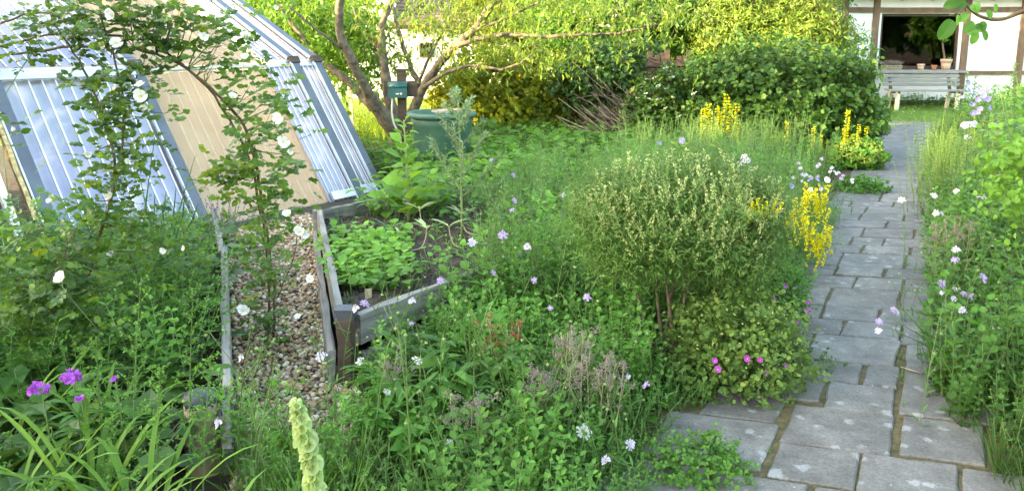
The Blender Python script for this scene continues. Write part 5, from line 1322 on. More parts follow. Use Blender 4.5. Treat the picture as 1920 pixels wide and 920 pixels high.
def scabious(px, py, Y, kind, label, group=None, size=1.0, z0=0.0, nb=1, lean=None):
    head = P(px, py, Y); lean = random.uniform(-.16,.16) if lean is None else lean
    bx, by = head[0]+lean, Y+random.uniform(-.05,.15)
    t = thing('scabious', label, 'flower', (bx, by, z0), group)
    H_ = head[2]-z0
    pts_ = [(bx,by,z0),(bx-lean*.15,by,z0+H_*.45),(head[0]+lean*.35,Y+.02,z0+H_*.88),(head[0]+lean*.10,Y+.005,head[2]+.016),tuple(head)]
    g = Geo(); c = limb(g, pts_, .0026, .0015, 4); 
    k = 14; tt = rng.uniform(.02,.45,k); p = along(c,tt); a = rng.uniform(0,6.28,k)
    g.put(T_LA, p, np.stack([np.cos(a),np.sin(a),.8*np.ones(k)],1), [0,0,1.], .06, 1, None, .7)
    g.build('stem', [LM['stem'], LM['fennel']], t)
    if kind == 'bud': link_mesh('bud', budm, t, tuple(head-np.array([bx,by,z0])), 0, size, 1.5)
    else: link_mesh('flower_head', SH[kind], t, tuple(head-np.array([bx,by,z0])), random.uniform(-1.1,1.1), size*random.uniform(.9,1.15), random.uniform(.5,1.2), random.uniform(-.5,.5))
    for i in range(nb):
        q = along(c, rng.uniform(.5,.75)); e = q.ravel()+[rng.uniform(-.10,.10),rng.uniform(-.05,.05),rng.uniform(.08,.2)]; q = q.ravel()
        g = Geo(); g.tube([q, (q+e)/2+[ (e[0]-q[0])*.2,0,.03], e+[0,0,.01], e+[(e[0]-q[0])*.15,0,0]], .0013, 3); g.build('side_stem', LM['stem'], t)
        link_mesh('bud', budm, t, tuple(e+[(e[0]-q[0])*.15,0,0]-np.array([bx,by,z0])), 0, random.uniform(.7,1.1), .6)
NEAR = [(1094,810,2.75,'white','large white-pink scabious head low in the front centre',1.25),
 (1181,832,2.8,'palelilac','pale scabious head in side view left of the creeping herb on the path',1.0),
 (1136,862,2.65,'palelilac','lowest lilac scabious head near the bottom edge left of the path',.9),
 (1022,738,3.0,'white','narrow white scabious head right of the dried oregano base',.95),
 (783,677,3.05,'white','bright white scabious head above the peony leaves',1.05),
 (676,678,3.3,'white','white scabious head beside the dark corner post of the raised bed',1.0),
 (726,736,2.95,'white','white scabious head in front of the peony leaves',.95),
 (843,830,2.7,'white','small white scabious head at the bottom left of centre',.7),
 (684,569,3.45,'lilac','lilac scabious head just above the black cap of the bed corner post',1.0),
 (667,578,3.45,'palelilac','pale lilac scabious head touching the left side of the corner post cap',.9),
 (772,564,3.7,'palelilac','pale scabious head in front of the middle of the grey front plank',.85),
 (826,525,3.8,'lilac','lilac scabious head above the grey front plank',.8),
 (772,606,3.5,'lilac','small lilac scabious head just below the grey front plank',.6),
 (602,667,3.1,'palelilac','pale lilac scabious head hanging over the pebbles',1.1),
 (885,454,4.0,'palelilac','pale round scabious head over the bare soil of the raised bed',1.25),
 (943,440,4.1,'lilac','lilac scabious head right of the bare soil of the raised bed',1.2),
 (961,394,4.3,'lilac','lilac scabious head above the two round ones by the raised bed',.9),
 (965,376,4.5,'lilac','small lilac scabious head highest in the group by the raised bed',.8),
 (989,462,4.1,'palelilac','pale scabious head left of the broom shrub',.95),
 (925,511,3.9,'lilac','lilac scabious head in side view below the raised bed soil',.85),
 (1002,525,3.8,'lilac','lilac scabious head under the left side of the broom shrub',.8),
 (1101,557,3.5,'lilac','lilac scabious head in front of the lower left of the broom',.9),
 (1032,577,3.6,'lilac','faint small lilac scabious head above the dried oregano',.6),
 (1213,721,3.0,'lilac','lilac scabious head in front of the brown stems of the broom',1.0),
 (1178,706,3.1,'palelilac','faint scabious head left of the brown stems of the broom',.6),
 (410,792,2.5,'palelilac','pale lilac scabious head in front of the capped log post',1.1),
 (1056,366,5.0,'palelilac','pale scabious head at the upper left of the broom shrub',.9),
 (922,300,6.2,'lilac','lilac scabious head right of the green barrel',1.0),
 (962,328,6.0,'lilac','lilac scabious head among the potato leaves',1.0),
 (1443,424,4.6,'lilac','lilac scabious head between the two yellow broom sprays',1.1),
 (453,670,2.95,'palelilac','pale scabious head at the right side of the grey edge plank',.9)]
for (px, py, Y, k, lab, s_) in NEAR: scabious(px, py, Y, k, lab, None, s_, nb=2)
RIGHT = [(1648,602,3.6,'lilac','lilac scabious head leaning out over the slabs',.9),(1647,620,3.6,'palelilac','lower of two scabious heads hanging over the slabs',.9),
 (1680,585,3.75,'palelilac','pale scabious head at the left rim of the right border',1.0),(1676,580,3.75,'lilac','lilac scabious head beside the pale one at the left rim of the right border',.8),
 (1843,521,3.9,'lilac','big lilac scabious head above the middle of the right border',1.25),(1792,468,4.3,'palelilac','pale scabious head at the top of the right border cluster',1.0),
 (1790,487,4.2,'lilac','lilac scabious head under the top pale one in the right border',.9),(1797,486,4.25,'palelilac','pale scabious head touching the lilac one in the right border cluster',.8),
 (1766,532,4.0,'lilac','lilac scabious head at the left of the right border cluster',1.0),(1768,547,3.95,'palelilac','pale scabious head just below the left lilac one in the right border',.8),
 (1790,541,4.0,'palelilac','pale middle head of the scabious cluster in the right border',.9),(1807,551,3.95,'lilac','lilac scabious head right of the middle pale one in the right border',.9),
 (1821,555,3.95,'lilac','right-hand lilac scabious head of the lower row in the right border',1.0),(1786,573,3.8,'palelilac','lowest left pale scabious head in the right border cluster',.8),
 (1804,581,3.8,'palelilac','lowest right pale scabious head in the right border cluster',.9),
 (1841,369,5.0,'lilac','lilac scabious head left of the light green shrub',1.15),(1755,400,5.2,'white','white scabious head over the far right border',1.2),
 (1765,400,5.2,'palelilac','pale scabious head beside the white one over the far right border',1.1),(1752,368,5.4,'white','white flower head standing over the right path edge',1.3),
 (1793,358,5.2,'palelilac','pale flower head right of the white one over the right path edge',1.0),(1691,376,5.6,'white','white scabious head standing over the pale slabs',1.4)]
for i_, (px, py, Y, k, lab, s_) in enumerate(RIGHT): scabious(px, py, Y, k, lab, None, s_, nb=1, lean=.42 if i_ < 2 else (.25 if i_ < 4 else None))
for i in range(26):
    scabious(random.uniform(640,1170), random.uniform(600,860), random.uniform(2.6,3.0), 'bud', 'thin arching scabious stem ending in a nodding green bud in the front bed', 'budding scabious stems in the front bed', 1.1, nb=2)
for i in range(12):
    scabious(random.uniform(440,640), random.uniform(600,800), random.uniform(2.5,3.0), 'bud', 'thin scabious stem with a green bud in front of the pebbles', 'budding scabious stems in front of the pebbles', 1.1, nb=2)
for i in range(16):
    scabious(random.uniform(860,1090), random.uniform(380,560), random.uniform(3.8,4.4), 'bud', 'tall thin scabious stem with a green bud between raised bed and broom', 'budding scabious stems between raised bed and broom', 1.1, nb=2)
for i in range(12):
    scabious(random.uniform(1740,1900), random.uniform(480,780), random.uniform(3.2,4.0), 'bud', 'arching scabious stem with a green bud in the right border', 'budding scabious stems in the right border', 1.1, nb=1)
for i in range(26):
    px = random.uniform(1480,1600); py = 318+ (px-1480)*.1 + random.gauss(0,14)
    scabious(px, py, 6.6+random.uniform(-.3,.8), random.choice(['lilac','palelilac','palelilac']), 'small lilac scabious head in the drift beside the path above the yellow broom', 'scabious drift beside the path above the yellow broom', .8, nb=0)
# violet bellflowers and others
bell = five_petal(.035, FM['violet'], FM['white'], .5); bellp = five_petal(.034, FM['palelilac'], FM['white'], .4); wht = five_petal(.034, FM['white'], FM['yellow'], .35)
def bell_plant(px, py, Y, me, label, n=1, sp=10, s_=1.0, cat='flower', name='bellflower', group=None):
    c = P(px, py, Y); t = thing(name, label, cat, (c[0]+.03, Y, 0), group)
    g = Geo(); limb(g, [(c[0]+.03,Y,0),(c[0]+.02,Y,c[2]*.6),tuple(c)], .003, .0016, 4); 
    g.put(T_LA, np.tile([[c[0]+.02,Y,0]],(20,1))+np.column_stack([np.zeros((20,2)), rng.uniform(0,c[2]*.8,20)]), np.column_stack([rng.normal(size=(20,2)),np.ones(20)*.5]), [0,0,1.], .06, 1, None, 1)
    g.build('stem', [LM['stem'], LM['mid']], t)
    for i in range(n):
        p = c + (rng.normal(size=3)*sp*Y/FPX*.6 if n > 1 else 0)
        link_mesh('flower', me, t, tuple(p-np.array([c[0]+.03,Y,0])), random.uniform(-1,1), s_*random.uniform(.8,1.1), random.uniform(.6,1.4), random.uniform(-.4,.4))
bell_plant(1832,188,7.0,bell,'cluster of violet bellflowers in front of the white wall at the right', 16, 22, .8)
bell_plant(1394,303,6.6,bellp,'pale lilac bellflower beside the top right of the big broom', 3, 10, 1.3)
bell_plant(1406,320,6.6,wht,'single white flower just below the pale bellflower', 1, 4, 1.1)
bell_plant(1281,264,8.0,bell,'lilac flower in the feathery growth above the big broom', 1, 4, 1.1)
bell_plant(1235,270,8.0,bell,'small violet flower left of the lilac one above the big broom', 1, 4, .8)
bell_plant(1484,345,5.9,bell,'violet bellflower above the yellow broom', 2, 8, .7)
bell_plant(1538,343,5.9,bell,'violet bellflower at the path edge above the yellow broom', 2, 8, .6)
bell_plant(1550,338,5.8,wht,'white flower at the path edge beside the violet bellflower', 1, 8, .8)
bell_plant(1519,356,5.7,wht,'white flower sitting on top of the yellow broom', 2, 6, .6)
bell_plant(1819,240,7.6,bellp,'pale bellflower below the violet cluster in the right border', 3, 9, 1.2)
bell_plant(1868,241,7.4,five_petal(.03,FM['pink'],FM['yellow'],.3),'magenta flower right of the pale bellflower in the right border', 2, 9, 1.0)
bell_plant(1820,262,7.0,bellp,'low pale bellflower among the yellow-green spikes', 2, 8, .9)
bell_plant(1788,560,4.0,bellp,'small pale bellflower hidden in the scabious cluster at the right', 1, 8, .6)
# purple phlox heads on the left
def phlox(px, py, Y, r, n, label):
    c = P(px, py, Y); t = thing('purple_phlox', label, 'flower', (c[0], Y, .1))
    g = Geo(); limb(g, [(c[0],Y,.1),(c[0]+.01,Y,c[2]*.6),(c[0],Y,c[2])], .004, .002, 4); 
    g.put(T_LA, np.tile([[c[0],Y,.1]],(14,1))+np.column_stack([np.zeros((14,2)), rng.uniform(0,(c[2]-.1)*.9,14)]), np.column_stack([rng.normal(size=(14,2)),np.ones(14)*.4]), [0,0,1.], .09, 1, None, 1.2)
    g.build('stem', [LM['stem'], LM['mid']], t)
    me = bpy.data.meshes.get('phlox_floret') or five_petal(.0088, FM['purple'], FM['lilac'], .15, 4, 1.2, 'phlox_floret')
    for i in range(n):
        v = nz(rng.normal(size=3)); v[2] = abs(v[2])*.9-.1; v[1] = -abs(v[1]); p = c+v*r*rng.uniform(.6,1.0)
        link_mesh('floret', me, t, tuple(p-np.array([c[0],Y,.1])), random.uniform(0,6.28), random.uniform(.8,1.2), .9+random.uniform(-.4,.4), v[0]*.8)
phlox(78,730,2.5,.040,46,'left one of the two big purple phlox heads among strap leaves')
phlox(136,708,2.55,.040,46,'right one of the two big purple phlox heads among strap leaves')
phlox(152,748,2.5,.014,7,'small purple phlox tuft below the right big head')
phlox(216,710,2.6,.012,6,'small purple phlox tuft right of the two big heads')

# ------------------------------------------------------------------ dried oregano, tall sprigs, big pale spike
def dry_plant(px, py, Y, hh, label, n=9, w_=.06, mat='mauve'):
    top = P(px, py, Y); t = thing('dried_oregano', label, 'plant', (top[0], Y, 0))
    g = Geo(); f = Geo()
    for i in range(n):
        x = top[0]+rng.normal()*w_; z1 = top[2]*rng.uniform(.82,1)
        c = limb(g, [(x*.6+top[0]*.4,Y+rng.normal()*.04,0),(x,Y,z1*.5),(x+rng.normal()*.02,Y,z1)], .0024, .0012, 4)
        for q in range(7):
            p = along(c, 1-.05*q-.02).ravel()+rng.normal(size=3)*.016*(1+q*.3)
            k = 20; f.put(T_BLOB, p+rng.normal(size=(k,3))*[.009,.009,.008], rng.normal(size=(k,3)), rng.normal(size=(k,3)), rng.uniform(.004,.008,k), 0)
            g.tube([along(c, max(.0,.86-.06*q)).ravel(), p], .0009, 3)
    stuff(g.build('stems', FM['straw'], t)); stuff(f.build('seed_heads', FM[mat], t))
dry_plant(1068,612,3.1,.5,'tallest dried grey-mauve oregano heads in the front bed', 7, .035)
dry_plant(1105,655,3.0,.4,'dried oregano stems right of the tallest ones', 8, .05)
dry_plant(1012,690,2.95,.4,'dried oregano heads left of the tallest ones', 6, .035)
dry_plant(945,600,3.4,.4,'rusty brown dried seed heads at the left of the dried oregano', 5, .03, 'rust')
dry_plant(730,655,3.1,.35,'small dried heads beside the dark corner post', 3, .012)
dry_plant(885,740,2.8,.35,'low dried heads over the right part of the peony leaves', 5, .03)
dry_plant(1790,410,5.0,.6,'dried mauve heads in the right border', 8, .08)
def sprig(px, py, Y, label, h_side=.10, mat='fresh', z0=.1, lean=.0):
    top = P(px, py, Y); t = thing('tall_sprig', label, 'plant', (top[0]+lean, Y, z0))
    g = Geo(); c = limb(g, [(top[0]+lean,Y,z0),(top[0]+lean*.6,Y,z0+(top[2]-z0)*.5),tuple(top)], .0035, .0012, 5)
    for i in range(30):
        tt = .25+.74*i/30; p = along(c, tt).ravel(); a = i*2.4; d = nz([math.cos(a), math.sin(a), .75]); L = h_side*(1.25-tt)*rng.uniform(.6,1.2)+.012
        g.tube([p, p+d*L*.5+[0,0,.004], p+d*L], .0011, 3)
        k = int(5+L*130); u = rng.uniform(.15,1,k)[:,None]
        g.put(T_RH, p+d*L*u, np.array([0,0,.4])+rng.normal(size=(k,3)), np.array([0,0,1.])+rng.normal(size=(k,3))*.4, .013, 1, None, 1.2)
    g.build('stem', [LM['stem'], LM[mat]], t)
sprig(265,520,2.6,'tallest light green wispy sprig right of the purple flowers', lean=-.09)
sprig(362,540,2.6,'light green wispy sprig left of the grey edge plank', lean=-.06)
sprig(395,670,2.5,'shorter wispy sprig leaning at the capped log post', lean=-.06)
sprig(300,690,2.4,'short wispy sprig between the two tall ones', lean=-.05)
sprig(180,630,2.6,'wispy sprig above the left phlox head', .06, lean=-.02)
for i, (px, py, Y) in enumerate(((880,540,3.3),(835,590,3.2),(900,610,3.2),(960,560,3.5),(1010,640,3.2),(1130,600,3.3))):
    sprig(px, py, Y, ['upright leafy sprig below the raised bed front plank','upright leafy sprig above the peony leaves','leafy sprig left of the rusty seed heads','leafy sprig right of the rusty seed heads','leafy sprig between the dried oregano heads','leafy sprig under the left side of the broom'][i], .06, 'mid', 0, 0)
bi = P(552,742,1.75); bl = P(592,925,1.75)
bt = thing('bell_spike', 'large pale green flower spike of papery cups in the foreground', 'flower', (bl[0]+.012, 1.75, 0))
g = Geo(); c = limb(g, [(bl[0]+.02,1.76,0),(bl[0]+.01,1.755,bl[2]*.7),tuple(bl),tuple((bl+bi)/2+[.004,0,.0]),tuple(bi+[0,0,-.01]),], .007, .003, 6); g.build('stem', LM['pale'], bt)
def cup(r):
    g = Geo(); n = 10; prof = [(.12,0),(.45,.3),(.85,.7),(1.15,.95)]
    V = [(r*q*(1+.10*math.sin(5*a)*(z>.7))*math.cos(a), r*q*(1+.10*math.sin(5*a)*(z>.7))*math.sin(a), r*z) for q, z in prof for a in np.arange(n)*2*math.pi/n]
    F = [f for i in range(3) for j in range(n) for f in ((i*n+j, i*n+(j+1)%n, (i+1)*n+(j+1)%n), (i*n+j, (i+1)*n+(j+1)%n, (i+1)*n+j))]
    g.add(V, F, 0, rng.random(), True); g.put(T_BLOB, [(0,0,r*.4)], [0,1,0],[0,0,1], r*.5, 0, .9); return g.mesh('cup', LM['pale'])
cups = [cup(.014) for _ in range(3)]
for i in range(105):
    t = i/105; p = along(c[len(c)//2-2:], t).ravel(); a = i*2.4; wid = 1.1+.1*math.sin(t*31) if t < .75 else 1.1-(t-.75)*1.9
    d = Vector((math.cos(a), math.sin(a), .45)); q_ = d.to_track_quat('Z','Y').to_euler()
    o = link_mesh('cup', cups[i % 3], bt, tuple(p+np.array([math.cos(a), math.sin(a), 0])*.0075*wid-np.array(bt.location)), 0, .82*wid*random.uniform(.8,1.2)); o.rotation_euler = q_

# ------------------------------------------------------------------ plants in the raised bed
def bolting(px, py_top, Y, label, nm, matk, leafs, h_side=.0, z0=.25, stem_r=.010, nleaf=26, tpl=T_OV, wide=1.3):
    top = P(px, py_top, Y); t = thing(nm, label, 'plant', (top[0]+.02, Y, z0))
    g = Geo(); c = limb(g, [(top[0]+.02,Y,z0),(top[0]+.015,Y,(z0+top[2])*.5),tuple(top)], stem_r, .004, 6); g.build('stem', LM['pale'], t)
    for i in range(nleaf):
        tt = (i/nleaf)**1.2; p = along(c, tt).ravel(); a = i*2.4; s_ = leafs*(1.15-.75*tt)*random.uniform(.8,1.2)
        e = p+np.array([math.cos(a)*.5, math.sin(a)*.5, .6])*s_*.6
        g = Geo(); g.tube([p, e], [.0035,.002], 4, 1, .5); g.put(tpl, [e], [math.cos(a), math.sin(a), random.uniform(-.2,.9)], np.array([0,0,1.])+rng.normal(size=3)*.3, s_, 0, None, wide); g.build('leaf', [LM[matk], LM['pale']], t)
    return t, c
bolting(757, 225, 6.0, 'bolting chard with thick pale stem in front of the green barrel', 'chard_plant', 'salad', .17, nleaf=40, stem_r=.018)
bolting(800, 330, 6.3, 'shorter leafy chard to the right of the bolting one', 'chard_plant', 'salad', .16, nleaf=22, stem_r=.012)
bolting(722, 355, 6.2, 'shorter leafy chard to the left of the bolting one', 'chard_plant', 'salad', .15, nleaf=20, stem_r=.012)
t, c = bolting(858, 160, 5.6, 'tall pale branching seeding plant in front of the green barrel', 'seeding_leek', 'grey', .06, nleaf=20, stem_r=.010, tpl=T_LA, wide=1.0)
for i in range(16):
    tt = .28+.62*i/16; p = along(c, tt).ravel(); a = i*2.4; L = .55*(1.05-tt); d = nz([math.cos(a), math.sin(a)*.6, 1.1]); e = p+d*L
    g = Geo(); cc_ = limb(g, [p, p+d*L*.5+[0,0,-.02], e], .006, .002, 5)
    k = 80; u = rng.uniform(.2,1,k); q = along(cc_, u); g.put(T_LA, q, rng.normal(size=(k,3))+d, rng.normal(size=(k,3))+[0,0,1], .042, 1, None, .9)
    g.build('branch', [LM['pale'], LM['grey']], t)
for i in range(64):
    py = 432+(i % 8)*13+random.uniform(-5,5); px = 628+18*(i//8)+random.uniform(-9,9)
    x, y = G(px, py+18, .25)
    if not inpoly([x],[y],BEDP)[0]: continue
    t = thing('radish_plant', 'bright green radish plant in the dense patch of the raised bed', 'vegetable', (x, y, .25), 'radish plants in the dense patch of the raised bed')
    g = random.choice([broad(13, .062, .11, T_OV, wide=1.5, up=1.1)])
    V,F,M,A,S = g.arrays(); g2 = Geo(); g2.add(V+[x,y,.25],F,M,A); stuff(g2.build('leaves', [LM['salad'], LM['stem']], t))
fill('bed_seedlings', BEDP, 26, V_small+[V_broad[0]], mats('fresh'), 'small seedlings and weeds dotted over the raised bed soil', 'seedlings', lambda x,y: (.35+.25*n3_(x,y))*(1 if y < 5.6 else 1.6), z=.25)
fill('chard_row', [(-1.15,6.1),(.35,5.9),(.45,7.8),(-.7,6.8)], 30, V_broad+V_potato, mats('fresh'), 'leafy vegetables filling the rear of the raised bed', 'vegetables', lambda x,y: .8, z=.25)
def leek(px, py, Y, label):
    x, y = G(px, py, .25); t = thing('leek_plant', label, 'vegetable', (x, y, .25))
    for i in range(9):
        a = rng.uniform(0,6.28); g = strap(1, .26, .018, 0, .01, .5, .9, 6); V,F,M,A,S = g.arrays(); g2 = Geo(); g2.add(V+[x,y,.25],F,M,A); g2.build('leaf', LM['leek'] if i < 6 else FM['straw'], t)
leek(735,445,5.2,'blue-green leek in the middle of the raised bed'); leek(700,398,5.8,'leek near the rear left corner of the raised bed')
for (px, py, lb) in ((798,470,'wilted pale onion bent over on the bare soil'),(845,465,'second wilted pale onion right of the first on the bare soil'),(868,440,'wilted pale onion nearest the round lilac flowers'),(790,430,'wilted pale onion nearest the bolting chard')):
    x, y = G(px, py, .25); t = thing('wilted_onion', lb, 'vegetable', (x, y, .25))
    d = random.choice([-1,1]); g = Geo(); c = limb(g, [(x+d*.10,y-.05,.262),(x+d*.03,y-.02,.275),(x,y,.33),(x-d*.01,y,.40)], .005, .004, 5); g.build('stem', FM['straw'], t)
    for i in range(6):
        g = Geo(); a = rng.uniform(0,6.28); e = c[-1]; g.put(T_LA, [e], [math.cos(a)*.8, math.sin(a)*.8, .5], [0,0,1.], .14, 0, .9, .8); g.build('leaf', LM['pale'], t)
lab = thing('plant_label', 'small blank grey label stick in the soil beside the corner post', 'label', (*G(691,560,.25), .25))
x, y = G(691,560,.25); g = Geo(); g.box((x-.018,y-.003,.24),(x+.018,y+.003,.305)); g.build('tag', FM['straw'], lab)

# onion leaves behind the left border
ol = thing('onion_clump', 'tall tubular onion leaves standing against the greenhouse wall', 'vegetable', (P(310,440,4.6)[0], 4.6, .13))
for i, (px, py, bx_) in enumerate(((292,245,268),(366,292,325),(330,350,318),(290,365,285),(262,330,292),(312,358,300),(345,348,330),(255,395,280),(235,405,270),(372,380,338),(303,390,305),(278,400,290))):
    top = P(px, py, 4.6+rng.normal()*.05); b_ = P(bx_, 470, 4.6); g = Geo(); limb(g, [(b_[0],4.6,.13),(b_[0],4.6,.45),((b_[0]*.5+top[0]*.5),4.6,(top[2]+.45)*.5-.01),tuple(top)], .009, .002, 6); g.build('leaf', LM['leek'], ol)
lv = thing('lavender_clump', 'grey lavender with faded purple spikes at the foot of the greenhouse', 'plant', (P(410,420,5.9)[0], 5.9, 0))
g = Geo(); f = Geo()
for i in range(70):
    b_ = np.array([P(412,420,5.9)[0]+rng.normal()*.09, 5.9+rng.normal()*.08, 0]); L = rng.uniform(.3,.5); d = nz([rng.normal()*.3, rng.normal()*.3, 1])
    g.tube([b_, b_+d*L*.6, b_+d*L], .0015, 3); k = 14; g.put(T_NE, b_+d*L*rng.uniform(.0,.7,k)[:,None], d+rng.normal(size=(k,3))*.6, [0,0,1.], .05, 0, None, .8)
    k = 7; f.put(T_BLOB, b_+d*L*rng.uniform(.88,1.05,k)[:,None], rng.normal(size=(k,3)), rng.normal(size=(k,3)), .012, 0)
stuff(g.build('leaves', LM['grey'], lv)); stuff(f.build('flower_spikes', flat('lavender', (.20,.17,.24), .9), lv))

# ------------------------------------------------------------------ climbing rose with arching canes
rose = thing('climbing_rose', 'white flowered climbing rose arching across in front of the greenhouse', 'rose', (-1.30, 4.15, 0))
RY = 4.05
CANES = [([(512,640,4.15),(515,560,4.12),(505,470,4.1),(490,380,4.05),(478,300,4.0),(452,228,3.95),(400,170,3.9),(330,118,3.85),(250,92,3.8),(140,88,3.8),(40,100,3.8),(-60,112,3.8)], .0085),
 ([(500,640,4.2),(505,540,4.15),(492,420,4.1),(470,310,4.05),(430,220,4.0),(370,145,3.95),(290,85,3.9),(200,65,3.85),(90,66,3.85),(0,88,3.85),(-60,98,3.8)], .0075),
 ([(170,500,3.7),(190,430,3.7),(212,340,3.75),(205,250,3.75),(170,160,3.8),(140,100,3.8),(100,40,3.8),(80,-30,3.8)], .007),
 ([(165,520,3.75),(200,400,3.75),(225,300,3.75),(232,200,3.8),(215,110,3.8),(190,30,3.8),(185,-40,3.8)], .006),
 ([(0,45,3.8),(40,30,3.8),(85,24,3.8),(150,45,3.8),(210,60,3.85)], .005),
 ([(518,560,4.1),(545,500,4.0),(560,430,4.0)], .004), ([(20,640,3.3),(60,560,3.3),(110,500,3.3),(140,430,3.4)], .005), ([(-20,560,3.5),(10,470,3.5),(50,440,3.5)], .004)]
cc = []
for pts_, r in CANES:
    g = Geo(); c = limb(g, [P(*q) for q in pts_], r*1.0, r*.7, 6, wob=.003)
    k = 30; u = rng.random(k); g.put(T_NE, along(c,u), rng.normal(size=(k,3)), rng.normal(size=(k,3)), .016, 0, None, 2)
    g.build('cane', cane, rose); cc.append(c)
def rose_leaves(g, p, n):
    """n compound leaves of five leaflets"""
    a = rng.uniform(0,6.28,n); d = nz(np.stack([np.cos(a), np.sin(a)*.8, rng.normal(size=n)*.4+.05],1)); L = .075*rng.uniform(.7,1.2,n)
    s_ = nz(np.cross(d,[0,0,1.])); v = np.clip(rng.random(n)*.72 + (rng.random(n) < .03)*.5, 0, 1); nn = np.array([0,-.6,.6])+rng.normal(size=(n,3))*.6
    for f_, sg, sc2 in ((.45,1,.8),(.45,-1,.8),(.78,1,.95),(.78,-1,.95),(1.0,0,1.1)):
        g.put(T_OV, p+d*(L*f_)[:,None], d*(.6 if sg else 1)+s_*sg, nn, .036*sc2*rng.uniform(.8,1.2,n), 0, np.clip(v+rng.normal(size=n)*.06,0,1), 1.25)
    g.put(T_NE, p, d, nn, L*1.05, 1, .5, .25)
RC = [(200,35,3.75,150,60,150),(300,40,3.8,90,60,85),(250,100,3.75,110,50,75),(130,60,3.8,110,60,55),(340,90,3.85,90,60,60),(400,60,3.85,80,70,50),(430,110,3.85,90,70,60),(395,30,3.85,50,40,30),
      (215,160,3.75,90,70,70),(215,230,3.75,80,70,70),(225,300,3.75,80,80,80),(210,370,3.75,90,80,80),(200,440,3.7,120,80,95),(260,180,3.75,60,60,30),
      (465,180,3.95,90,70,55),(490,250,4.0,90,70,60),(480,320,4.0,80,70,60),(500,380,4.0,80,70,60),(510,440,4.0,70,60,45),(505,520,4.05,60,80,40),(500,600,4.05,70,80,40),
      (540,210,4.0,60,40,20),(540,310,4.0,60,40,20),(420,330,4.0,60,40,26),(60,110,3.8,100,40,18),(30,60,3.8,80,40,16),
      (100,470,3.4,150,80,90),(60,540,3.3,140,90,110),(140,560,3.3,150,90,90),(30,620,3.2,120,70,70),(330,470,3.9,140,50,60),(20,410,3.5,50,60,16),(15,235,3.6,40,60,8),(150,620,3.2,120,60,40)]
g = Geo(); shp = []
for (px, py, Y, sx, sy, n) in RC:
    k = Y/FPX; n2 = int(n*(.62 if py < 130 and px > 180 else .88)); p = P(px,py,Y)+rng.normal(size=(n2,3))*[sx*k*.42,.09,sy*k*.42]; rose_leaves(g, p, n2)
    for i in range(max(2, n//9)):   # side shoots joining leaves to the canes
        q = p[rng.integers(n2)]; best = min(cc, key=lambda c_: np.min(np.linalg.norm(c_-q,axis=1))); j = best[np.argmin(np.linalg.norm(best-q,axis=1))]
        if np.linalg.norm(j-q) < .7: g.tube([j, (j+q)/2+rng.normal(size=3)*.02, q], [.003,.0025,.0012], 4, 1)
stuff(g.build('foliage', [LM['rose'], LM['stem']], rose))
def rose_flower(open_=.35, r=.034):
    g = Geo()
    for i in range(5):
        a = i*1.2566; 
        for dz, up_ in ((0,open_),): g.put(T_PET, [(0,0,0)], [math.cos(a+.1*math.sin(i*2)), math.sin(a), up_+.25*math.sin(i*2.3)], [0,0,1.], r*(1-.1*(i%2)), 0, .2*i, 1.0)
    k = 22; a = rng.uniform(0,6.28,k); q = .007*np.sqrt(rng.random(k)); g.put(T_BLOB, np.stack([np.cos(a)*q,np.sin(a)*q,np.full(k,.008)],1),[0,1,0],[0,0,1],.0028,1)
    return g.mesh('flower', [FM['white'], FM['yellow']])
rfl = [rose_flower(.3), rose_flower(.6), rose_flower(1.1, .036)]
for (px, py, s_) in ((213,30,1.15),(218,82,1.0),(265,182,1.2),(262,160,.8),(270,205,.7),(437,185,.9),(382,69,.7),(461,68,.8),(460,108,.7),(522,222,.95),(530,267,1.0),(495,246,.0),(545,285,.6),(542,404,1.0),(563,435,1.1),(570,440,.8),(209,371,1.05),(118,525,1.15),(456,583,1.1),(209,478,.7),(582,523,.8),(562,597,.85),(195,92,.6),(165,290,.6),(218,165,.6),(30,243,.6),(95,380,.7),(335,495,.0),(415,647,.6),(305,470,.5),(345,465,.5),(520,15,.5),(312,0,.6),(240,305,.6)):
    if s_ <= 0: continue
    Y = 3.25 if px < 130 and py > 500 else (3.75 if px < 400 and py < 480 else 3.85)
    p = P(px, py, Y-.12); link_mesh('flower', random.choice(rfl), rose, tuple(p-np.array(rose.location)), random.uniform(-.6,.6), s_*1.0, random.uniform(.6,1.5), random.uniform(-.4,.4))
g = Geo(); rose_leaves(g, P(440,330,3.95)+rng.normal(size=(34,3))*[.07,.05,.07], 34); stuff(g.build('yellow_leaves', [LM['yellow'], LM['stem']], rose))

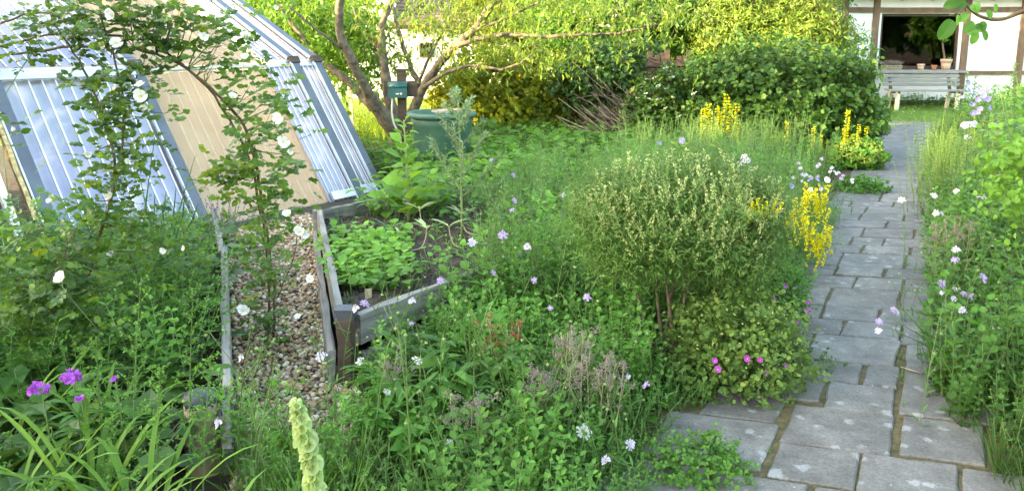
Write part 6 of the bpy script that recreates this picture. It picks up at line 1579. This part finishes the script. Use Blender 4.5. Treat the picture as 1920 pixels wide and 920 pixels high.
# ------------------------------------------------------------------ pear branch hanging in at the top right
pear = thing('pear_tree', 'leafy branch of a pear tree reaching in at the top right corner', 'tree', (3.0, 2.9, 0))
g = Geo(); limb(g, [(3.0,2.9,0),(2.98,2.92,1.0),(3.0,2.9,2.6)], .07, .045, 8); g.build('trunk', bark, pear)
BR = [P(2050,-10,3.0), P(1925,20,3.0), P(1880,36,3.0), P(1840,32,3.0), P(1812,10,3.0), P(1775,-30,3.0)]
g = Geo(); limb(g, [(3.0,2.9,1.9)]+BR, .012, .003, 6); g.build('branch', cane, pear)
g = Geo(); limb(g, [P(1812,10,3.0),P(1800,22,2.98),P(1780,30,2.95)], .004, .002, 5); g.build('branch', cane, pear)
for (px, py, dx, dz, s_, nx) in ((1786,38,-.5,-.8,.095,0),(1795,28,.2,-1,.05,.5),(1826,42,-.6,-.5,.055,.2),(1842,40,.1,-1,.05,-.3),(1838,52,-.7,-.3,.06,.3),(1830,60,-.2,-1,.055,0),(1842,58,.5,-.7,.05,.2),
        (1818,12,.7,-.3,.05,0),(1812,5,-.8,-.2,.06,.2),(1830,4,.4,-.8,.05,.4),(1850,20,.5,-.6,.045,0),(1815,25,-.6,-.6,.05,.1),(1865,8,.3,-.9,.04,.3),(1800,2,-.9,-.3,.07,.3),(1828,50,.8,.1,.04,0)):
    g = Geo(); p = P(px, py, 2.97); g.put(T_PEAR, [p], [dx, -.15, dz], [nx, -1, .35], s_*.78, 0, random.random(), 1.0); g.build('leaf', [LM['mid']], pear)

# ------------------------------------------------------------------ weeds in the joints, litter on the slabs
for i, (px, py, sc2) in enumerate(((1690,720,.5),(1688,640,.8),(1690,680,.6),(1462,782,.35),(1690,770,.45),(1442,860,.3),(1688,560,.8),(1700,505,.7),(1690,455,.6),(1538,600,.4),(1697,610,.9))):
    x, y = G(px, py); t = thing('joint_weed', ['seedling in the right joint beside the wide middle slab','biggest weed tuft in the right joint halfway up the near path','weed just below the biggest tuft in the right joint','tiny seedling at the top left corner of the large square slab','seedling right of the large square slab','tiny seedling in the left joint below the large slab','weed tuft on the right joint where scabious hang over','weed tuft in the right joint further up the path','farthest weed tuft in the right joint of the near slabs','tiny seedling in the left joint next to the second cranesbill','weed spreading over the right slabs near the hanging scabious'][i], 'weed', (x, y, .02))
    stuff(link_mesh('leaves', random.choice(V_small).mesh('leaves', mats('fresh')), t, (0,0,0), random.uniform(0,6), sc2*.7))
g = Geo(); pp = []
for i in range(150):
    s_, t_2 = random.uniform(0,1.3), random.uniform(-.3,5); pp.append((*path_xy(s_, t_2), .034))
g.put(T_RH, pp, np.column_stack([rng.normal(size=(len(pp),2)), np.zeros(len(pp))]), [0,0,1.], rng.uniform(.004,.012,len(pp)), 0, None, 1.3)
stuff(g.build('leaf_litter', varmat('litter', [(0,(.12,.07,.03)),(.5,(.30,.22,.12)),(1,(.5,.47,.40))], .8)), 'tiny dry leaf scraps lying on the slabs', 'litter')
x, y = G(1708,708); tg = thing('twig', 'pale dry twig lying on the slab at the right side of the path', 'twig', (x, y, .034))
g = Geo(); g.tube([(x-.03,y+.05,.037),(x,y,.040),(x+.035,y-.03,.037)], [.003,.0035,.002], 5); g.build('stick', FM['straw'], tg)
